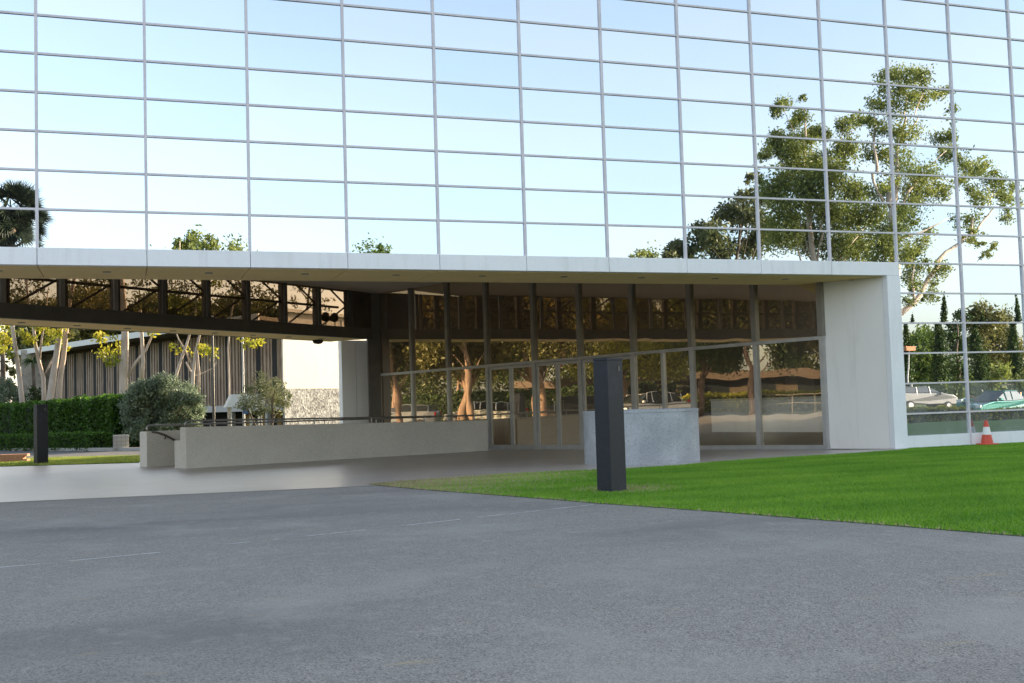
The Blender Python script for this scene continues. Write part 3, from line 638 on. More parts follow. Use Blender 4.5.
# palm
Pp = mirror(at(12, 208, 58)); b_ = Vector((Pp.x, Pp.y, gh(Pp.y)))
pt = thing('fan_palm', 'dark round-headed fan palm mirrored in the glass at the left edge', 'palm tree', b_)
tr = MB(); tr.tube([(0, 0, -.2), (.1, 0, 4), (.05, .1, 9), (0, 0, Pp.z-b_.z-.3)], [.32, .24, .2, .2], 10); tr.build('trunk', M_BARKD, pt, smooth=True)
fr = MB(); cz_ = Pp.z-b_.z
for i in range(190):
    u = Vector(RNG.normal(size=3)); u.normalize()
    if u.z < -.85: u.z = -.5; u.normalize()
    R1 = random.uniform(1.7, 2.5); c = Vector((0, 0, cz_ if i > 60 else cz_-random.uniform(1, 3.2)))+u*R1*.55*(1 if i > 60 else .6); side = u.orthogonal().normalized(); side.rotate(Matrix.Rotation(random.random()*6.28, 3, u)); up = u.cross(side)
    for k in range(13):
        a = math.radians(-78+156*k/12); dr = (u*math.cos(a)+side*math.sin(a)).normalized(); tip = c+dr*random.uniform(.85, 1.15)+Vector((0, 0, -.1)); w_ = dr.cross(up)*.04
        fr.add([c-w_, c+w_, tip+Vector((0, 0, -.05)), ], [(0, 1, 2)]); fr.add([c+dr*.2-w_*1.6, c+dr*.2+w_*1.6, tip], [(0, 1, 2)])
o = fr.build('crown', L_PALM, pt); set_tint(o.data, RNG.random(len(o.data.polygons)), 'v')
# cypresses, round trees, pine mirrored at right
def cypress(px, ytop, wpx, Y, label):
    T = mirror(at(px, ytop, Y)); s = (at(px, ytop, Y)-CP).dot(VF)/CF; H_ = T.z-gh(-Y); b_ = Vector((T.x, T.y, gh(T.y)))
    cl = []
    for i in range(16):
        f = i/15; r = wpx*s/2*min(1, (1-f)*2.2+.12); cl.append(((b_.x, b_.y, b_.z+.4+f*(H_-.7)), (r, r, H_/16*1.1), 150))
    tree('cypress_tree', label, 'cypress', b_, cl, L_DK, M_BARKD, (b_.x, b_.y, b_.z+H_*.9), .15, .22, 'cypresses mirrored right of the pier', n=0, droop=-.5, fill=1.6)
cypress(941.5, 303, 11, 62, 'tallest thin dark cypress mirrored right of the pier, nearest the pier')
cypress(909, 321, 9, 58, 'short cypress mirrored against the round green tree beside the pier')
cypress(981, 322, 14, 64, 'broad dark cypress mirrored in front of the golden-topped tree')
cypress(1016, 306, 10, 60, 'cypress mirrored at the right edge of the photo')
def mtree(lst, Y, lm, label, cat='tree', nm='broadleaf_tree', dn=170, size=.36, base=None):
    c_ = mclumps(lst, Y, dn, 1.5); xs = sum(c[0][0] for c in c_)/len(c_); ys = -Y; b_ = Vector((xs, ys, gh(ys))); tp = max(c[0][2] for c in c_)
    tree(nm, label, cat, b_, c_, lm, M_BARKD, (xs, ys, tp-.6), .28, size, 'round trees mirrored right of the pier', n=8)
mtree([(916,345,12),(928,338,12),(938,352,11),(912,362,12),(926,366,14),(936,374,12),(910,380,12),(922,388,14),(938,388,10)], 66, L_MID, 'round bright green tree mirrored just right of the pier')
mtree([(958,314,6),(962,326,9),(955,340,10),(964,350,12),(958,366,12),(966,380,12),(952,385,10)], 70, L_DK, 'dark pointed tree mirrored between the cypress and the golden-topped tree')
mtree([(983,316,10),(975,324,9),(992,324,10),(1003,322,9),(1008,332,9),(996,338,12),(980,342,12),(1010,348,12),(990,356,14),(1004,366,14),(984,372,14),(1018,374,12),(1024,350,14)], 72, L_BRN, 'golden topped spreading tree mirrored at the right edge')
mtree([(1004,372,9),(1016,384,9),(992,384,9),(1024,392,9),(975,390,9),(945,396,8),(958,397,8)], 58, L_EUC, 'low yellow-green bush trees mirrored behind the cars', nm='shrub')
# continuous screen of shrubs behind the drive
hb = []
for i in range(60):
    x = -70+i*2.6; hb.append(((x, -60+random.uniform(-2, 2), .3+random.random()*.6), (1.9, 1.5, 1.3), 150))
o = leaf_mesh('shrub_belt', hb, L_DK, None, .3); tag(o, 'low dark mass of shrubs mirrored behind the cars', 'shrubbery', kind='stuff')
# lamp post mirrored
P = mirror(at(912, 352, 44)); g_ = gh(P.y)
lp_ = thing('lamp_post', 'thin lamp post with a box head mirrored beside the pier', 'lamp post', (P.x, P.y, g_))
MB().tube([(0, 0, 0), (0, 0, P.z-g_)], [.07, .05], 8).build('pole', M_POST, lp_); MB().box(-.45, .45, -.2, .2, P.z-g_, P.z-g_+.28).build('lamp_head', M_BRK, lp_, bevel=.02)
# low hedge by the far end of the lawn, mirrored under the cars
def hedge(name, label, A, B, th, h, lm, m_in, size=.06, dens=900, group=None, wav=.05):
    A = Vector(A); B = Vector(B); d = (B-A).normalized(); n = Vector((-d.y, d.x)); L_ = (B-A).length
    t = thing(name, label, 'hedge', (A.x, A.y, gh(A.y)), group); G = lambda p: gh(p[1])-gh(A.y)
    q = MB().prism([(0, 0), tuple(d*L_), tuple(d*L_+n*th), tuple(n*th)], lambda p: G((p[0]+A.x, p[1]+A.y))-.1, lambda p: G((p[0]+A.x, p[1]+A.y))+h*.93)
    cs = Vector((0, 0)); ctr = d*L_/2+n*th/2
    q.v = [(ctr.x+(x-ctr.x)*(1-.10/ max(th, L_)*2), ctr.y+(y-ctr.y)*(1-.05/th), z) for x, y, z in q.v]
    q.build('stems', m_in, t)  # solid near-black core; shade inside the hedge put into its colour
    cnt = int(dens*(L_*th+2*L_*h+2*th*h)); u = RNG.random(cnt)*L_; k = RNG.random(cnt); a_ = L_*th; b_ = L_*h
    face = RNG.random(cnt)*(a_+2*b_+2*th*h); pt_ = np.zeros((cnt, 3)); v = RNG.random(cnt)
    bulge = wav*(np.sin(u*2.1+1)+np.sin(u*5.3)*.6)
    top = face < a_; fr_ = (face >= a_) & (face < a_+b_); bk = (face >= a_+b_) & (face < a_+2*b_); en = face >= a_+2*b_
    s_ = np.where(en, np.where(k > .5, 0, L_), u); off = np.where(top, v*th, np.where(fr_, 0+bulge*.4, np.where(bk, th, v*th))); z = np.where(top, h+bulge*.5, RNG.random(cnt)*h)
    nz = RNG.normal(size=(cnt, 3))*size*.6
    X = A.x+d.x*s_+n.x*off+nz[:, 0]; Y = A.y+d.y*s_+n.y*off+nz[:, 1]; gz_ = np.array([gh(y) for y in Y]); Zz = gz_+z+nz[:, 2]
    c = np.stack([X, Y, Zz], 1)
    a = RNG.normal(size=(cnt, 3)); a /= np.linalg.norm(a, axis=1)[:, None]; b2 = np.cross(a, RNG.normal(size=(cnt, 3))); b2 /= np.linalg.norm(b2, axis=1)[:, None]
    s = size*(.7+.7*RNG.random(cnt))[:, None]; V = np.stack([c-a*s, c+b2*s*.5, c+a*s, c-b2*s*.5], 1).reshape(-1, 3)-np.array(t.location)
    me = bpy.data.meshes.new('foliage'); me.vertices.add(4*cnt); me.vertices.foreach_set('co', V.astype(np.float32).ravel()); me.loops.add(4*cnt); me.loops.foreach_set('vertex_index', np.arange(4*cnt, dtype=np.int32))
    me.polygons.add(cnt); me.polygons.foreach_set('loop_start', np.arange(0, 4*cnt, 4, dtype=np.int32)); me.polygons.foreach_set('loop_total', np.full(cnt, 4, dtype=np.int32)); me.update(calc_edges=True)
    at_ = me.attributes.new('v', 'FLOAT', 'FACE'); at_.data.foreach_set('value', np.clip(.5*RNG.random(cnt)+.5*(np.sin(u*3.3)*.25+.5)*RNG.random(cnt)+.25*(z/h)**3*RNG.random(cnt), 0, 1).astype(np.float32)); me.materials.append(lm)
    o = bpy.data.objects.new('foliage', me); COL.objects.link(o); o.parent = t
    return t
M_HIN = mat('hedge_inside', (.012, .02, .006), 1)
hedge('low_hedge', 'low hedge with sunlight put into its yellowish leaf colour, mirrored in the bottom panes below the cars', (17, -15.6), (44, -15.6), 1.2, .42, L_YEL, M_HIN, .06, 260)  # lighter leaf stands in for sunlight that does not reach this hedge

# ---------------------------------------------------------------- cars
def car(label, P, rz, paint, L_=4.6, Wd=1.8, H_=1.55, suv=True, group='parked cars', roofc=None):
    t = thing('parked_car', label, 'car', P, group, rz)
    pm_ = mat('paint_'+str(paint), paint, .25, .3, .5, coat=.6)
    if suv: low = [(-.5, .28), (-.5, .62), (-.48, .72), (-.42, .76), (.20, .76), (.42, .68), (.49, .58), (.5, .30)]; gl = [(-.46, .75), (-.40, 1.0), (.02, 1.0), (.20, .76)]
    else: low = [(-.5, .30), (-.5, .55), (-.47, .64), (-.30, .67), (.20, .66), (.44, .56), (.5, .45), (.5, .28)]; gl = [(-.34, .66), (-.20, 1.0), (.03, 1.0), (.22, .66)]
    def ext(prof, w0, w1, zmid, z_hi, mi=0):
        mb = MB(); n = len(prof); vs_ = []
        for sgn in (-1, 1):
            for x, z in prof:
                f = max(0, (z*H_-zmid)/(z_hi-zmid)) if z_hi > zmid else 0; ww = w0+(w1-w0)*f; tp = 1-.08*abs(2*x)**4
                vs_.append((x*L_, sgn*ww/2*tp, z*H_))
        mb.add(vs_, [tuple(range(n)), tuple(range(n, 2*n))[::-1]]+[((i+1) % n, i, n+i, n+(i+1) % n) for i in range(n)], mi); return mb
    body = ext([(x, z*.99) for x, z in low], Wd, Wd*.94, .45*H_, .76*H_)
    body.build('body', pm_, t, bevel=.05, smooth=False)
    ext(gl, Wd*.92, Wd*.74, .66*H_, H_).build('windows', M_GLS, t, bevel=.03)
    rf = [(gl[1][0]*L_, gl[2][0]*L_)]; MB().box(gl[1][0]*L_-.02, gl[2][0]*L_+.02, -Wd*.37, Wd*.37, H_-.015, H_+.025).build('roof', pm_, t, bevel=.03)
    for x in (gl[0][0]*L_+.15, (gl[1][0]+gl[2][0])/2*L_+.1, gl[2][0]*L_+.1):
        for sg in (-1, 1): MB().tube([(x, sg*Wd*.455, .7*H_), (x*.96, sg*Wd*.375, H_)], .03, 5).build('pillar', pm_, t)
    for x in (-.31*L_, .31*L_):
        for sg in (-1, 1):
            w_ = MB(); R1 = .33
            w_.tube([(x, sg*(Wd/2-.2), R1), (x, sg*(Wd/2+.01), R1)], R1, 20); o = w_.build('wheel', M_TYRE, t, bevel=.02)
            MB().tube([(x, sg*(Wd/2-.02), R1), (x, sg*(Wd/2+.02), R1)], .2, 14).build('rim', M_RIM, o)
    for sg in (-1, 1):
        MB().box(.462*L_, .492*L_, sg*Wd*.36-.17, sg*Wd*.36+.17, .50*H_*.9, .62*H_*.9).build('headlight', M_LMP, t, bevel=.02)
        MB().box(-.508*L_, -.48*L_, sg*Wd*.40-.1, sg*Wd*.40+.1, .56*H_, .70*H_).build('tail_light', M_TLP, t, bevel=.02)
        MB().box(.16*L_, .20*L_, sg*(Wd/2+.08)-.08, sg*(Wd/2+.08)+.08, .68*H_, .77*H_).build('side_mirror', pm_, t, bevel=.02)
    MB().box(.485*L_, .505*L_, -.4*Wd*.5, .4*Wd*.5, .38*H_, .46*H_).build('grille', M_DARK, t)
    return t
P = mirror(at(922, 400, 43)); car('silver sport utility car mirrored in the lower panes beside the pier', (P.x, -43, gh(-43)), math.radians(4), (.16, .16, .165), H_=1.62)
P = mirror(at(996, 400, 35)); car('dark teal green car mirrored behind the traffic cone', (P.x, -35, gh(-35)+.0), math.radians(172), (.02, .16, .14), suv=False, H_=1.62, L_=4.7)
P = mirror(at(1030, 400, 42)); car('orange-brown car mirrored at the right edge behind the teal one', (P.x, -42, gh(-42)), math.radians(5), (.42, .13, .03), suv=False, H_=1.5)
# cars in the car park to the left, seen only in the bronze glass
for (x, y, rz, c, su, lab) in ((-24.5, 17.2, 20, (.55, .55, .55), False, 'pale grey saloon car mirrored in the entrance glass, nearest the bollard'), (-26, 22.5, 75, (.03, .035, .04), True, 'black car mirrored in the entrance glass'),
                              (-25.5, 28, 80, (.62, .62, .6), False, 'white car mirrored in the entrance glass behind the rail'), (-26, 34.0, 80, (.25, .27, .30), True, 'dark grey car mirrored in the far panes of the entrance glass')):
    car(lab, (x, y, gh(y)), math.radians(rz), c, suv=su, group='cars mirrored in the entrance glass')

# ---------------------------------------------------------------- things left of the frame that the bronze glass mirrors
def gum(x, y, h, lean, r0, lab, lm=L_BRN, bark=M_BARKR, nclump=24, low=.42, group='trees mirrored in the entrance glass', spread=2.6):
    b_ = Vector((x, y, gh(y))); top = Vector((x+lean[0], y+lean[1], b_.z+h)); cl = []
    for i in range(nclump):
        f = low+(1-low)*random.random(); a = random.random()*6.28; r = spread*random.random()**.5*(1.15-abs(f-.6))
        p = b_.lerp(top, f)+Vector((math.cos(a)*r, math.sin(a)*r, 0)); cl.append((tuple(p), random.uniform(.6, 1.3), 330))
    return tree('gum_tree', lab, 'tree', b_, cl, lm, bark, top, r0, .24, group, n=14, droop=.4)
for (x, y, h, le, r, lab, lm) in ((-20, 26.5, 9, (.8, -1.2), .34, 'leaning tree with thick russet trunk mirrored in the glass doors', L_BRN), (-22.5, 23.2, 10, (-.4, 1.4), .30, 'russet trunk mirrored between the door leaves', L_MID),
                              (-18, 29.5, 9, (.3, .8), .2, 'slim orange-lit trunk mirrored in the far entrance panes', L_BRN), (-19, 33.5, 9, (-.6, -.8), .18, 'pale slender tree mirrored near the corner post', L_EUC),
                              (-30, 19.8, 8, (.2, .5), .2, 'tree with light green crown mirrored above the bollard', L_YEL), (-32, 15.6, 9, (.1, -.3), .22, 'spreading tree mirrored right of the bollard', L_MID),
                              (-30, 11.8, 8, (.3, .3), .2, 'dark tree mirrored in the right entrance panes', L_DK), (-34, 7.9, 10, (.4, .1), .25, 'olive green tree mirrored near the right pier', L_BRN), (-30, 37, 10, (0, 0), .2, 'green tree mirrored beside the dark corner', L_EUC),
                              (-44, 33, 9, (0, 0), .2, 'distant bushy tree mirrored behind the leaning trunk', L_DK), (-46, 26, 9, (0, 0), .2, 'distant bushy tree mirrored behind the door pulls', L_MID), (-48, 41, 10, (0, 0), .2, 'distant dense tree mirrored behind the slim trunk', L_EUCD)):
    gum(x, y, h, le, r, lab, lm)
hedge('clipped_hedge', 'green hedge mirrored in the entrance glass beyond the cars', (-39, 48), (-37, 20), 1.4, 2.2, L_DK, M_HIN, .14, 110)
wb_ = []
for i in range(90):
    y_ = random.uniform(-4, 75); wb_.append(((-64+random.uniform(-3, 3), y_, random.uniform(1.5, 9.5) if y_ > 24 else random.uniform(1.5, 7)), 1.9, 260))
o = leaf_mesh('woodland_belt', wb_, L_DK2, None, .34); tag(o, 'dark wooded mass mirrored in the entrance glass behind the cars', 'woodland', kind='stuff')
for (x, y, le, r, lab) in ((-17.5, 24.6, (.9, .6), .16, 'thin curved russet trunk mirrored just right of the door frames'), (-16.5, 31.2, (-.7, .4), .13, 'thinnest pale trunk mirrored left of the entrance doors'), (-20.5, 20.8, (.5, -.9), .17, 'crooked russet trunk mirrored in the third door leaf')):
    gum(x, y, 8.5, le, r, lab, L_BRN, nclump=12, low=.5)
# low long building mirrored in bronze glass
lb = thing('low_building', 'long low building with a brown eave mirrored in the entrance glass', 'building', (-50, 2, -.2))
MB().box(-4, 0, 0, 34, 0, 2.5).build('wall', M_INT, lb); MB().box(-6, 1.6, -1, 35.5, 2.5, 3.1).build('roof', M_SOFD, lb)
for i in range(9): MB().box(.0, .03, 1+i*3.7, 3.2+i*3.7, .8, 2.2).build('window', M_GLS, lb)
hedge('clipped_hedge', 'sunlit yellow-green hedge mirrored in the right entrance panes under the brown eave', (-44, 33), (-44, 1), 1.3, 1.25, L_YEL, M_HIN, .12, 110)
fe = thing('picket_fence', 'dark post and rail fence mirrored low in the entrance glass', 'fence', (-30.6, -6, 0))
for i in range(16): MB().box(-.03, .03, i*1.2-.03, i*1.2+.03, -.1, 1.05).build('post', M_BRZ, fe)
MB().box(-.03, .03, -.1, 18.2, 1.0, 1.06).build('rail', M_BRZ, fe); MB().box(-.02, .02, -.1, 18.2, .5, .55).build('rail', M_BRZ, fe)

# ---------------------------------------------------------------- background at the left, beyond the bridge
sheet('grass_strip', [(1.55, 12.4), (1.72, 16.2), (9, 16.2), (9, 17.4), (1.7, 19.0), (-2.75, 22.4), (-8, 25.1), (-30, 30.4), (-30, 30.0), (-8, 18.05), (-1.9, 14.35)], .004, M_LAWN)
h1 = Vector((-.1, 31.9)); h2 = Vector((-9.5, 53.4)); hd = (h2-h1).normalized(); hn = Vector((hd.y, -hd.x))
hedge('low_hedge', 'lower clipped green hedge along the kerb behind the left bollard', (h2.x, h2.y), (h1.x, h1.y), .9, .72, L_HEDGE, M_HIN, .05, 420, 'clipped hedges')
g1 = h1+hn*1.5+hd*1.0; g2 = h2+hn*1.5
hedge('tall_hedge', 'tall clipped bright green hedge standing behind the lower one', (g2.x, g2.y), (g1.x, g1.y), 1.6, 2.25, L_HEDGE, M_HIN, .075, 380, 'clipped hedges', wav=.12)
# lattice block planter at hedge end
P = gp(121, 450.5)
pb = thing('block_planter', 'pale grid-patterned concrete block at the end of the low hedge', 'planter', (P.x, P.y, P.z))
MB().box(-.30, .30, 0, .6, -.1, .62).build('block', M_KERB, pb, bevel=.01)
for i in range(4): MB().box(-.31, .31, -.012, -.001, .06+i*.15, .08+i*.15).build('groove', M_SLAT, pb)
for i in range(3): MB().box(-.16+i*.16, -.145+i*.16, -.012, -.001, 0, .62).build('groove', M_SLAT, pb)
# low brick edge at the far left
P = gp(7, 463)
br = thing('brick_wall', 'low orange brick wall at the left edge beyond the grass', 'wall', (P.x, P.y, P.z), rz=-.2)
q = MB()
for r in range(4):
    for c in range(-9, 2):
        x0 = c*.225+(.11 if r % 2 else 0); q.box(x0, x0+.215, 0, .3, -.05+r*.075, -.05+r*.075+.068)
q.build('bricks', M_BRK, br); MB().box(-2.0, .42, .01, .29, -.1, .235).build('mortar', M_KERB, br)
# shrubs
def shrub(name, label, px, pyb, clumps_px, Y, lm, size, dn, cat='shrub', bark=M_BARKD, stems=(), droop=0., dY=.5, fill=1.):
    P = at(px, pyb, Y); b_ = Vector((P.x, P.y, gh(Y))); cl = []
    for (x, y, r) in clumps_px:
        C_ = at(x, y, Y+random.uniform(-dY, dY)); s = (C_-CP).dot(VF)/CF; cl.append((tuple(C_), r*s, int(dn*r*r*s*s)))
    t = thing(name, label, cat, b_); tr = MB()
    for pth, ra, rb in stems:
        pts = [at(x, y, Y)-t.location for x, y in pth]; tr.tube(pts, [ra+(rb-ra)*i/(len(pts)-1) for i in range(len(pts))], 7)
    if not stems:
        for c in cl[::2]: tr.tube([(0, 0, -.1), (Vector(c[0])-t.location)*.5, Vector(c[0])-t.location], [.05, .03, .01], 5)
    tr.build('stems', bark, t); leaf_mesh('foliage', cl, lm, t, size, droop=droop, fill=fill)
bc = []
for i in range(46):
    a = random.random()*6.28; r = random.random()**.5; bc.append((162+34*r*math.cos(a), 412+28*r*math.sin(a), 9))
for a in range(0, 360, 24): bc.append((162+36*math.cos(math.radians(a)), 413+31*math.sin(math.radians(a)), 7))
shrub('round_shrub', 'large round grey-green shrub at the right end of the hedges', 162, 452, bc, 33, L_GREY, .12, 1900, dY=1.2)
shrub('olive_tree', 'small twin-trunk olive tree in front of the pebbled wall', 262, 430, [(255,398,9),(245,402,8),(268,388,10),(282,392,8),(262,380,8),(276,402,10),(250,390,6),(287,402,6),(241,408,5),(266,408,7),(290,396,4),(258,408,7),(278,382,5)], 40, L_OLIVE, .12, 620, 'olive tree', M_BARKD,
      stems=[([(258, 432), (252, 418), (246, 406)], .09, .03), ([(270, 432), (273, 418), (272, 400), (276, 388)], .10, .03), ([(273, 418), (282, 405)], .04, .02)])
shrub('shrub', 'dark grey-green shrub rising behind the hedge at the far left', 8, 425, [(0,386,9),(8,392,9),(16,396,8),(0,398,9),(10,384,6),(22,400,7)], 56, L_GREY, .16, 500)
shrub('shrub', 'small dark green shrub behind the hedge below the stone pier', 37, 425, [(32,396,6),(40,397,6),(36,391,5),(44,400,5)], 52, L_DK, .14, 600)
# small palm
P = at(33, 362, 57); b_ = Vector((P.x, P.y, gh(57))); pp = thing('small_palm', 'small dark palm standing in front of the stone pier', 'palm tree', b_)
MB().tube([(0, 0, 0), (.1, 0, 2), (0, 0, P.z-b_.z)], [.14, .1, .1], 8).build('trunk', M_BARKD, pp)
f_ = MB()
for i in range(46):
    u = Vector(RNG.normal(size=3)); u.z = abs(u.z)*.8-.35; u.normalize(); c = Vector((0, 0, P.z-b_.z)); m1 = c+u*.35+Vector((0, 0, .1)); tip = c+u*.8-Vector((0, 0, .25)); s_ = u.orthogonal().normalized()*.06
    f_.add([c-s_*.3, c+s_*.3, m1+s_, tip, m1-s_], [(0, 1, 2, 3, 4)])
o = f_.build('crown', L_DK, pp); set_tint(o.data, RNG.random(len(o.data.polygons)), 'v')

# eucalypts behind the hedge
YE = 46
def bgtree(label, paths, cl_px, Y, lm, bark=M_BARK, dn=75, size=.24, top=None, name='eucalyptus_tree', group='pale-trunked trees beyond the bridge', dY=1.2, droop=.3):
    p0 = at(*paths[0][0][0], Y) if paths else at(top[0], 400, Y); b_ = Vector((p0.x, p0.y, gh(Y))); P3 = []
    for i, (pts, ra, rb) in enumerate(paths):
        l = [at(x, y, Y) for x, y in pts]
        if i == 0: l = [b_-Vector((0, 0, .1))]+l
        P3.append((l, ra*1.1 if i == 0 else ra, rb))
    cl = []
    for (x, y, r) in cl_px:
        r *= 1.22; C_ = at(x, y, Y+random.uniform(-dY, dY)); s = (C_-CP).dot(VF)/CF; cl.append((tuple(C_), (r*s, r*s, r*s*.8), int(dn*r*r*s*s*1.5)))
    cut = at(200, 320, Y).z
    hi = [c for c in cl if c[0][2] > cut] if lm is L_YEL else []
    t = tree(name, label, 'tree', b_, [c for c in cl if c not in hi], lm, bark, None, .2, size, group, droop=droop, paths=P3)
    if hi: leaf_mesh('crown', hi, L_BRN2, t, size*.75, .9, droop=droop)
bgtree('pale leaning trunk with yellow leaves at the left edge beyond the bridge', [([(22,400),(19,375),(15,345),(12,325),(8,300),(2,270)], .14, .06)], [(2,340,9),(10,352,5),(-4,350,8),(4,300,12),(18,285,11),(-10,290,14),(12,275,10),(3,330,6)], YE, L_YEL)
bgtree('forked pale trunk in front of the stone pier', [([(44,400),(43.5,378),(39,362),(35.5,345),(33,325),(28,300),(26,275)], .12, .05), ([(39.5,360),(41,345),(44.5,322),(48,290)], .06, .03), ([(45.5,374),(50,364),(55,355),(62,335)], .05, .03)],
       [(28,338,8),(38,332,8),(22,333,6),(30,300,9),(45,292,9),(34,280,9),(52,302,7),(55,335,6),(24,312,6)], YE+.5, L_YEL)
bgtree('stout pale straight trunk right of the forked one', [([(50,400),(53,378),(56,358),(60.5,328),(63,300),(66,270)], .19, .10)], [(52,335,7),(60,345,6),(70,300,10),(80,290,10),(62,280,8),(90,300,9),(58,330,6)], YE-1, L_YEL)
bgtree('second stout pale trunk leaning the same way, next right', [([(58.5,400),(60,378),(63.5,358),(66.5,328),(70,300),(76,270)], .15, .09)], [(88,305,9),(98,296,10),(84,282,8),(70,336,5),(104,284,8),(76,312,7)], YE-.6, L_BRN)
bgtree('thick pale trunk rising left of the round shrub', [([(123,400),(124,375),(125,345),(125,320),(122,290),(120,265)], .23, .13), ([(127,378),(136,362),(146,350),(151,338),(158,312)], .09, .04), ([(141,382),(143,362),(142,340),(140,310)], .12, .08)],
       [(108,348,9),(104,340,8),(114,356,6),(110,362,5),(140,300,11),(126,290,10),(155,295,10),(112,300,10),(150,335,5),(160,310,9),(135,283,10),(168,286,9)], YE-2, L_YEL)
bgtree('slim forked trunk with a sunny yellow tuft before the slatted facade', [([(173,390),(177,372),(183,354),(188,340),(195,315),(198,285)], .09, .04), ([(190,362),(186,352),(178,338),(170,315)], .05, .025), ([(195,376),(190,370),(186,362)], .05, .04), ([(195,376),(205,372),(213,368),(216,362)], .03, .015)],
       [(202,350,6),(209,353,6),(213,349,4),(197,356,4),(206,346,4),(182,350,5),(177,346,5),(190,296,12),(205,290,12),(180,285,12),(220,300,10),(215,312,8),(232,290,11)], YE-3, L_YEL)
bgtree('whitish multi-stem trunk behind the round shrub', [([(192,400),(193,375),(195,355),(199,338),(205,310)], .10, .05), ([(199,400),(199,372),(197,350)], .07, .05)], [(185,308,9),(172,300,9),(200,305,9),(210,284,9)], YE-4, L_EUC)
bgtree('tree with hanging yellow-green leaves before the last slatted bays', [([(229,400),(229,380),(228,350),(230,320),(236,290)], .05, .04)], [(245,339,4),(252,345,6),(258,340,5),(247,348,3),(240,300,12),(255,292,11),(262,305,9),(244,285,11),(272,296,10)], YE-3.5, L_YEL)
bgtree('sparse dark tree seen through the right end of the bridge glass', [([(300,400),(302,360),(305,330),(308,300),(312,270)], .12, .08), ([(308,300),(296,285),(285,270)], .05, .02), ([(308,305),(322,292),(330,280)], .05, .02)],
       [(300,285,7),(312,290,8),(305,302,8),(318,300,7),(292,298,7),(325,308,6),(310,280,7),(296,312,6),(330,300,4),(322,285,4),(284,308,6)], 70, L_BRN, M_BARKD, 26, .22)
# distant darker trees
def fartree(label, xs, y0, y1, Y, lm, n=26, rr_=12, dn=42):
    cl = [(random.uniform(*xs), random.uniform(y0, y1), random.uniform(rr_*.7, rr_*1.2)) for _ in range(n)]
    cx_ = (xs[0]+xs[1])/2
    bgtree(label, [([(cx_, 405), (cx_+1, 370), (cx_, y0+8)], .3, .15)], cl, Y, lm, M_BARKD, dn, .5, None, 'distant_tree', 'dark trees beyond the slatted building', 2.5)
fartree('grey green bushy tree far behind the forked trunk', (18, 62), 300, 352, 98, L_EUCD, 30)
fartree('dark far tree above the sloping roof edge', (62, 110), 300, 345, 104, L_BRN, 30)
fartree('far tree rising above the middle of the slatted roof', (112, 168), 306, 335, 108, L_EUCD, 36)
fartree('far tree seen through the bridge glass over the slats', (166, 232), 308, 330, 100, L_BRN, 36)
fartree('far tree behind the last slatted bays', (232, 284), 306, 330, 100, L_EUCD, 14)
fartree('ragged far tree against the white sky at the left edge', (-20, 24), 330, 400, 85, L_EUCD, 20, 6)

# slatted building
PL = at_depth(42, 352, 93); PR = at_depth(283, 352, 65); A = Vector((PL.x, PL.y)); B = Vector((PR.x, PR.y)); d = (B-A).normalized(); n = Vector((-d.y, d.x)); LB = (B-A).length
sb = thing('slatted_building', 'two-storey building with brown vertical slats under a wide pale-edged roof', 'building', (A.x, A.y, -.54))
def lprism(off0, off1, s0, s1, z0, z1, name, m_, parent=sb, bevel=0):
    e_ = lambda o: s1 if s1 < LB-.4 else LB-.12-.58*o               # the right end is cut on the line of the cream wall
    p = [d*s0+n*off0, d*e_(off0)+n*off0, d*e_(off1)+n*off1, d*s0+n*off1]; return MB().prism([(q.x, q.y) for q in p], z0, z1).build(name, m_, parent, bevel=bevel)
ZR = 7.0
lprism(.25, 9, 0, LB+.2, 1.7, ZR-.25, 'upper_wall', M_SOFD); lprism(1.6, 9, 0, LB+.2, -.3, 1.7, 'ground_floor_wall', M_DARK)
lprism(-2.2, 10, -1, LB+.4, ZR-.22, ZR, 'roof', M_SOFD); lprism(-2.32, -2.2, -1.1, LB+.4, ZR-.26, ZR+.14, 'roof_edge', M_ROOF)
lprism(-.1, 1.6, 0, LB, 1.58, 1.98, 'floor_band', M_POST)
hits = [ (on_line(px, A, B)) for px in (185, 199, 212, 226.6)]
mod = (Vector((hits[3].x, hits[3].y))-Vector((hits[0].x, hits[0].y))).length/3; s0 = (Vector((hits[0].x, hits[0].y))-A).dot(d)
print('slat module', mod, 'LB', LB)
k0 = int((s0-1)//mod)
for k in range(-k0, 20):
    g0 = s0+k*mod; a_ = g0+.32*mod; b_ = g0+mod-.03
    if g0+.4*mod > LB-.1: break
    b_ = min(b_, LB-.13)
    lprism(-.03, .24, g0-.0, g0+.30*mod, 1.98, ZR-.5, 'window', M_DARK)
    q = MB(); ns = 6
    for j in range(ns):
        x0 = a_+(b_-a_)*j/ns; dep = -.0 if j % 2 else -.06; pp_ = [d*x0+n*dep, d*(x0+(b_-a_)/ns*.72)+n*dep, d*(x0+(b_-a_)/ns*.72)+n*.22, d*x0+n*.22]
        q.prism([(v.x, v.y) for v in pp_], 1.98, ZR-.45)
    q.build('slat_panel', M_SLAT, sb)
for i in range(9): s_ = 2+i*(LB-4)/8; lprism(-.1, .15, s_, s_+.25, -.3, 1.58, 'post', M_POST)
for i in range(5): s_ = LB-9+i*1.9; lprism(1.5, 1.58, s_, s_+.5, .1, 1.4, 'amber_panel', mat('amber_panel', (.42, .24, .04), .6))
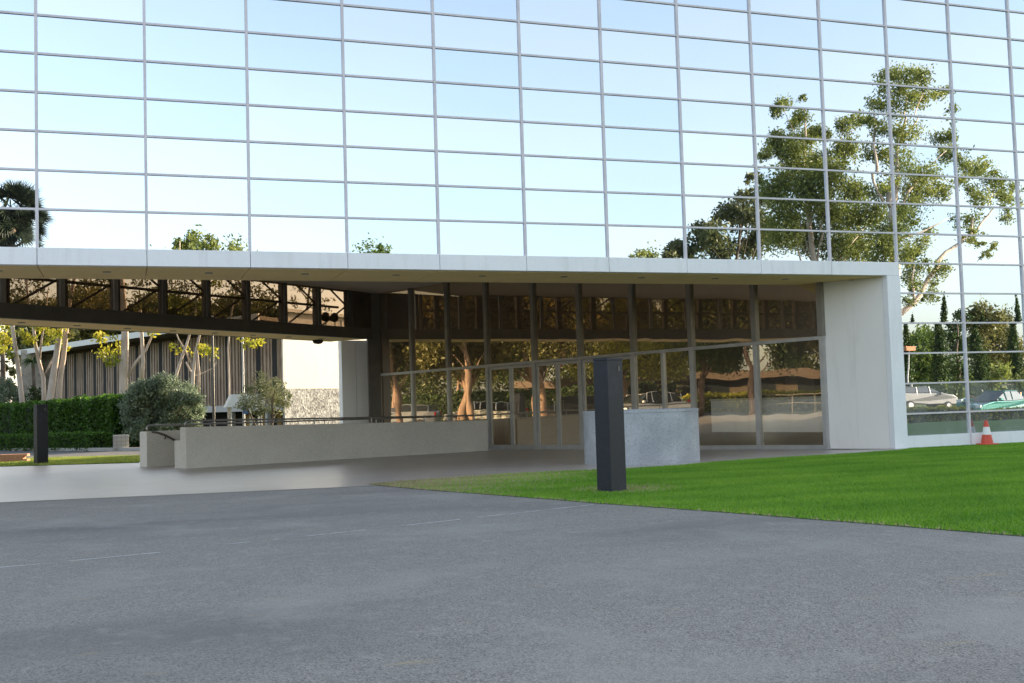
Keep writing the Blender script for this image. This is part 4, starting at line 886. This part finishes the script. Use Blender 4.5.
# stone pier at the left
P = at(41, 400, 80); stn = thing('stone_pier', 'tall rubble stone wall at the left end of the slatted building', 'wall', (P.x, P.y, -.54))
HZ = at(41, 350, 80).z+.54
MB().box(-1.45, .1, -.4, 1.0, 0, HZ).build('stone_face', M_STONE, stn); MB().box(.101, 4.2, .3, 1.2, 0, HZ-.35).build('stone_return', M_STONE, stn)
# cream wall building
cw0 = Vector((PR.x, PR.y)); cdir = Vector((.70, .714)); cn = Vector((cdir.y, -cdir.x))
cwt = thing('cream_building', 'tall cream painted wall with a pebbled base, catching the sun beyond the bridge', 'building', (cw0.x, cw0.y, -.54))
zt = at_depth(290, 388.6, 65).z+.54
def lp2(o0, o1, s0, s1, z0, z1, name, m_):
    p = [cdir*s0-cn*o0, cdir*s1-cn*o0, cdir*s1-cn*o1, cdir*s0-cn*o1]; return MB().prism([(q.x, q.y) for q in p][::1], z0, z1).build(name, m_, cwt)
lp2(0, .1, 0, 12, zt+.01, 7.4, 'cream_wall', M_CREAM); lp2(-.05, .1, 0, 12, 0, zt, 'pebbled_base', M_PEB); lp2(.0-.03, 0-.001, 6.2, 6.5, zt+.02, 7.2, 'downpipe', M_CREAM)
lp2(-.2, .2, -.1, 12.2, 7.41, 7.6, 'coping', M_ROOF)
# entrance canopy of the slatted building
P = at_depth(244, 400, 58); cnp = thing('entrance_canopy', 'small white flared canopy on thin posts at the slatted building', 'canopy', (P.x, P.y, -.54))
zc = P.z+.54; MB().add([(-1.0, -.8, zc-.36), (1.0, -.8, zc-.36), (1.0, .8, zc-.36), (-1.0, .8, zc-.36), (-.7, -.6, zc+.30), (1.0, -.6, zc+.30), (1.0, .6, zc+.30), (-.7, .6, zc+.30)],
    [(0, 3, 2, 1), (4, 5, 6, 7), (0, 1, 5, 4), (1, 2, 6, 5), (2, 3, 7, 6), (3, 0, 4, 7)]).build('canopy_top', M_ROOF, cnp)
for x in (-.75, .8):
    for y in (-.65, .65): MB().tube([(x, y, 0), (x, y, zc-.36)], .05, 6).build('canopy_post', M_POST, cnp)
# thin lamp poles
for (px, ytop, D, lab) in ((213.5, 335, 55, 'tall dark thin lamp pole left of the canopy'), (243.5, 335, 60, 'tall pale thin lamp pole just right of the canopy post')):
    P = at_depth(px, 400, D); T = at_depth(px, ytop-14, D); g_ = gh(P.y)
    q = thing('lamp_pole', lab, 'lamp post', (P.x, P.y, g_), 'thin lamp poles'); MB().tube([(0, 0, 0), (0, 0, T.z-g_)], [.075, .05], 8).build('pole', M_BRZ if D == 55 else M_POST, q); MB().lathe([(.05, 0), (.22, .05), (.22, .2), (.05, .28)], (0, 0, T.z-g_), 12).build('lamp_head', M_POST, q)
P = at_depth(246, 409, 57); g_ = gh(P.y)
q = thing('blue_sign', 'small blue sign panel on a white post by the olive tree', 'sign', (P.x, P.y, g_)); MB().box(-.16, .16, -.03, .03, P.z-g_-.25, P.z-g_+.15).build('panel', M_BLUE, q, bevel=.01)
MB().box(.18, .27, -.05, .05, 0, P.z-g_+.2).build('post', M_WHT, q)
# access road shade is put into its dark asphalt colour,
# no service building is built to cast it

# ---------------------------------------------------------------- grass blades on the lawn
def inside(poly, x, y):
    c = np.zeros(len(x), bool); j = len(poly)-1
    for i in range(len(poly)):
        xi, yi = poly[i]; xj, yj = poly[j]; m_ = ((yi > y) != (yj > y)) & (x < (xj-xi)*(y-yi)/(yj-yi+1e-12)+xi); c ^= m_; j = i
    return c
def blades(name, poly, n, h, box, m_, label, zoff=.0, worn=None):
    x = RNG.uniform(box[0], box[1], n); y = RNG.uniform(box[2], box[3], n); k = inside(poly, x, y); x, y = x[k], y[k]
    if worn is not None:
        k = worn(x, y) < RNG.random(len(x)); x, y = x[k], y[k]
    n = len(x); z = np.array([gh(v) for v in y])+zoff; a = RNG.uniform(0, 6.28, n); hh = h*(.5+.7*RNG.random(n)); w_ = .0045+.005*RNG.random(n); le = RNG.normal(size=(n, 2))*.45*hh[:, None]
    dx, dy = np.cos(a)*w_, np.sin(a)*w_
    V = np.stack([np.stack([x-dx, y-dy, z], 1), np.stack([x+dx, y+dy, z], 1), np.stack([x+le[:, 0], y+le[:, 1], z+hh], 1)], 1).reshape(-1, 3)
    me = bpy.data.meshes.new(name); me.vertices.add(3*n); me.vertices.foreach_set('co', V.astype(np.float32).ravel()); me.loops.add(3*n); me.loops.foreach_set('vertex_index', np.arange(3*n, dtype=np.int32))
    me.polygons.add(n); me.polygons.foreach_set('loop_start', np.arange(0, 3*n, 3, dtype=np.int32)); me.polygons.foreach_set('loop_total', np.full(n, 3, dtype=np.int32)); me.update(calc_edges=True)
    patch = .5+.45*np.sin(x*1.1+np.sin(y*1.7)*2+.8*np.sin(x*2.9+y))*np.sin(y*2.6+1+np.sin(x*.9))*.8+.10*np.sin(y*9+np.sin(x*1.3)*1.5)
    if worn is not None: patch = patch+worn(x, y)*.9
    v = np.clip(patch*.6+RNG.random(n)*.4, 0, 1); at_ = me.attributes.new('v', 'FLOAT', 'FACE'); at_.data.foreach_set('value', v.astype(np.float32)); me.materials.append(m_)
    o = bpy.data.objects.new(name, me); COL.objects.link(o); return tag(o, label, 'grass', kind='stuff')
L_GRASS = leafmat('grass_blade', (.085, .26, .014), (.31, .53, .05), .4)
L_STRIP = leafmat('strip_grass_blade', (.12, .19, .03), (.38, .42, .08), .35)
L_DRYG = leafmat('dry_grass_blade', (.16, .18, .06), (.50, .41, .25), .3)
def edged(x, y):
    ys = np.array([p[1] for p in LOW][::-1]); xs = np.array([p[0] for p in LOW][::-1]); return np.clip(1-(x-np.interp(y, ys, xs))/(.055+.03*np.sin(y*5)+.015*np.sin(y*17)), 0, 1)
def worn(x, y): return np.clip(.7*edged(x, y)+worn0(x, y), 0, .97)
def worn0(x, y): return np.clip(1.3-(x-4.4)/3.5-.25*np.clip(-1.5-y, 0, 4), 0, 1)*.93+.7*np.clip(1.1-np.hypot(x-7.0, y+5.0)/.7, 0, 1)
near = [p for p in lawn_poly]
near = [(19, -13.2) if p == (40, -13.2) else (19, -.02) if p == (40, -.02) else p for p in lawn_poly]
blades('lawn_grass', near, 620000, .024, (4.4, 19, -13.2, -.02), L_GRASS, 'bright green mown grass blades of the lawn', -.004, worn)
tip = lambda x, y: 1-.55*worn(x, y)
blades('dry_grass', near, 300000, .026, (4.4, 10.2, -13.2, -1.1), L_DRYG, 'dry straw-coloured grass on the worn tip of the lawn', -.004, tip)
blades('strip_grass', [(1.55, 12.4), (1.72, 19.0), (-2.75, 22.4), (-6, 24.0), (-6, 17.0), (-1.9, 14.35)], 90000, .06, (-6, 1.8, 12.3, 24.2), L_STRIP, 'grass of the narrow strip behind the walkway', .004)
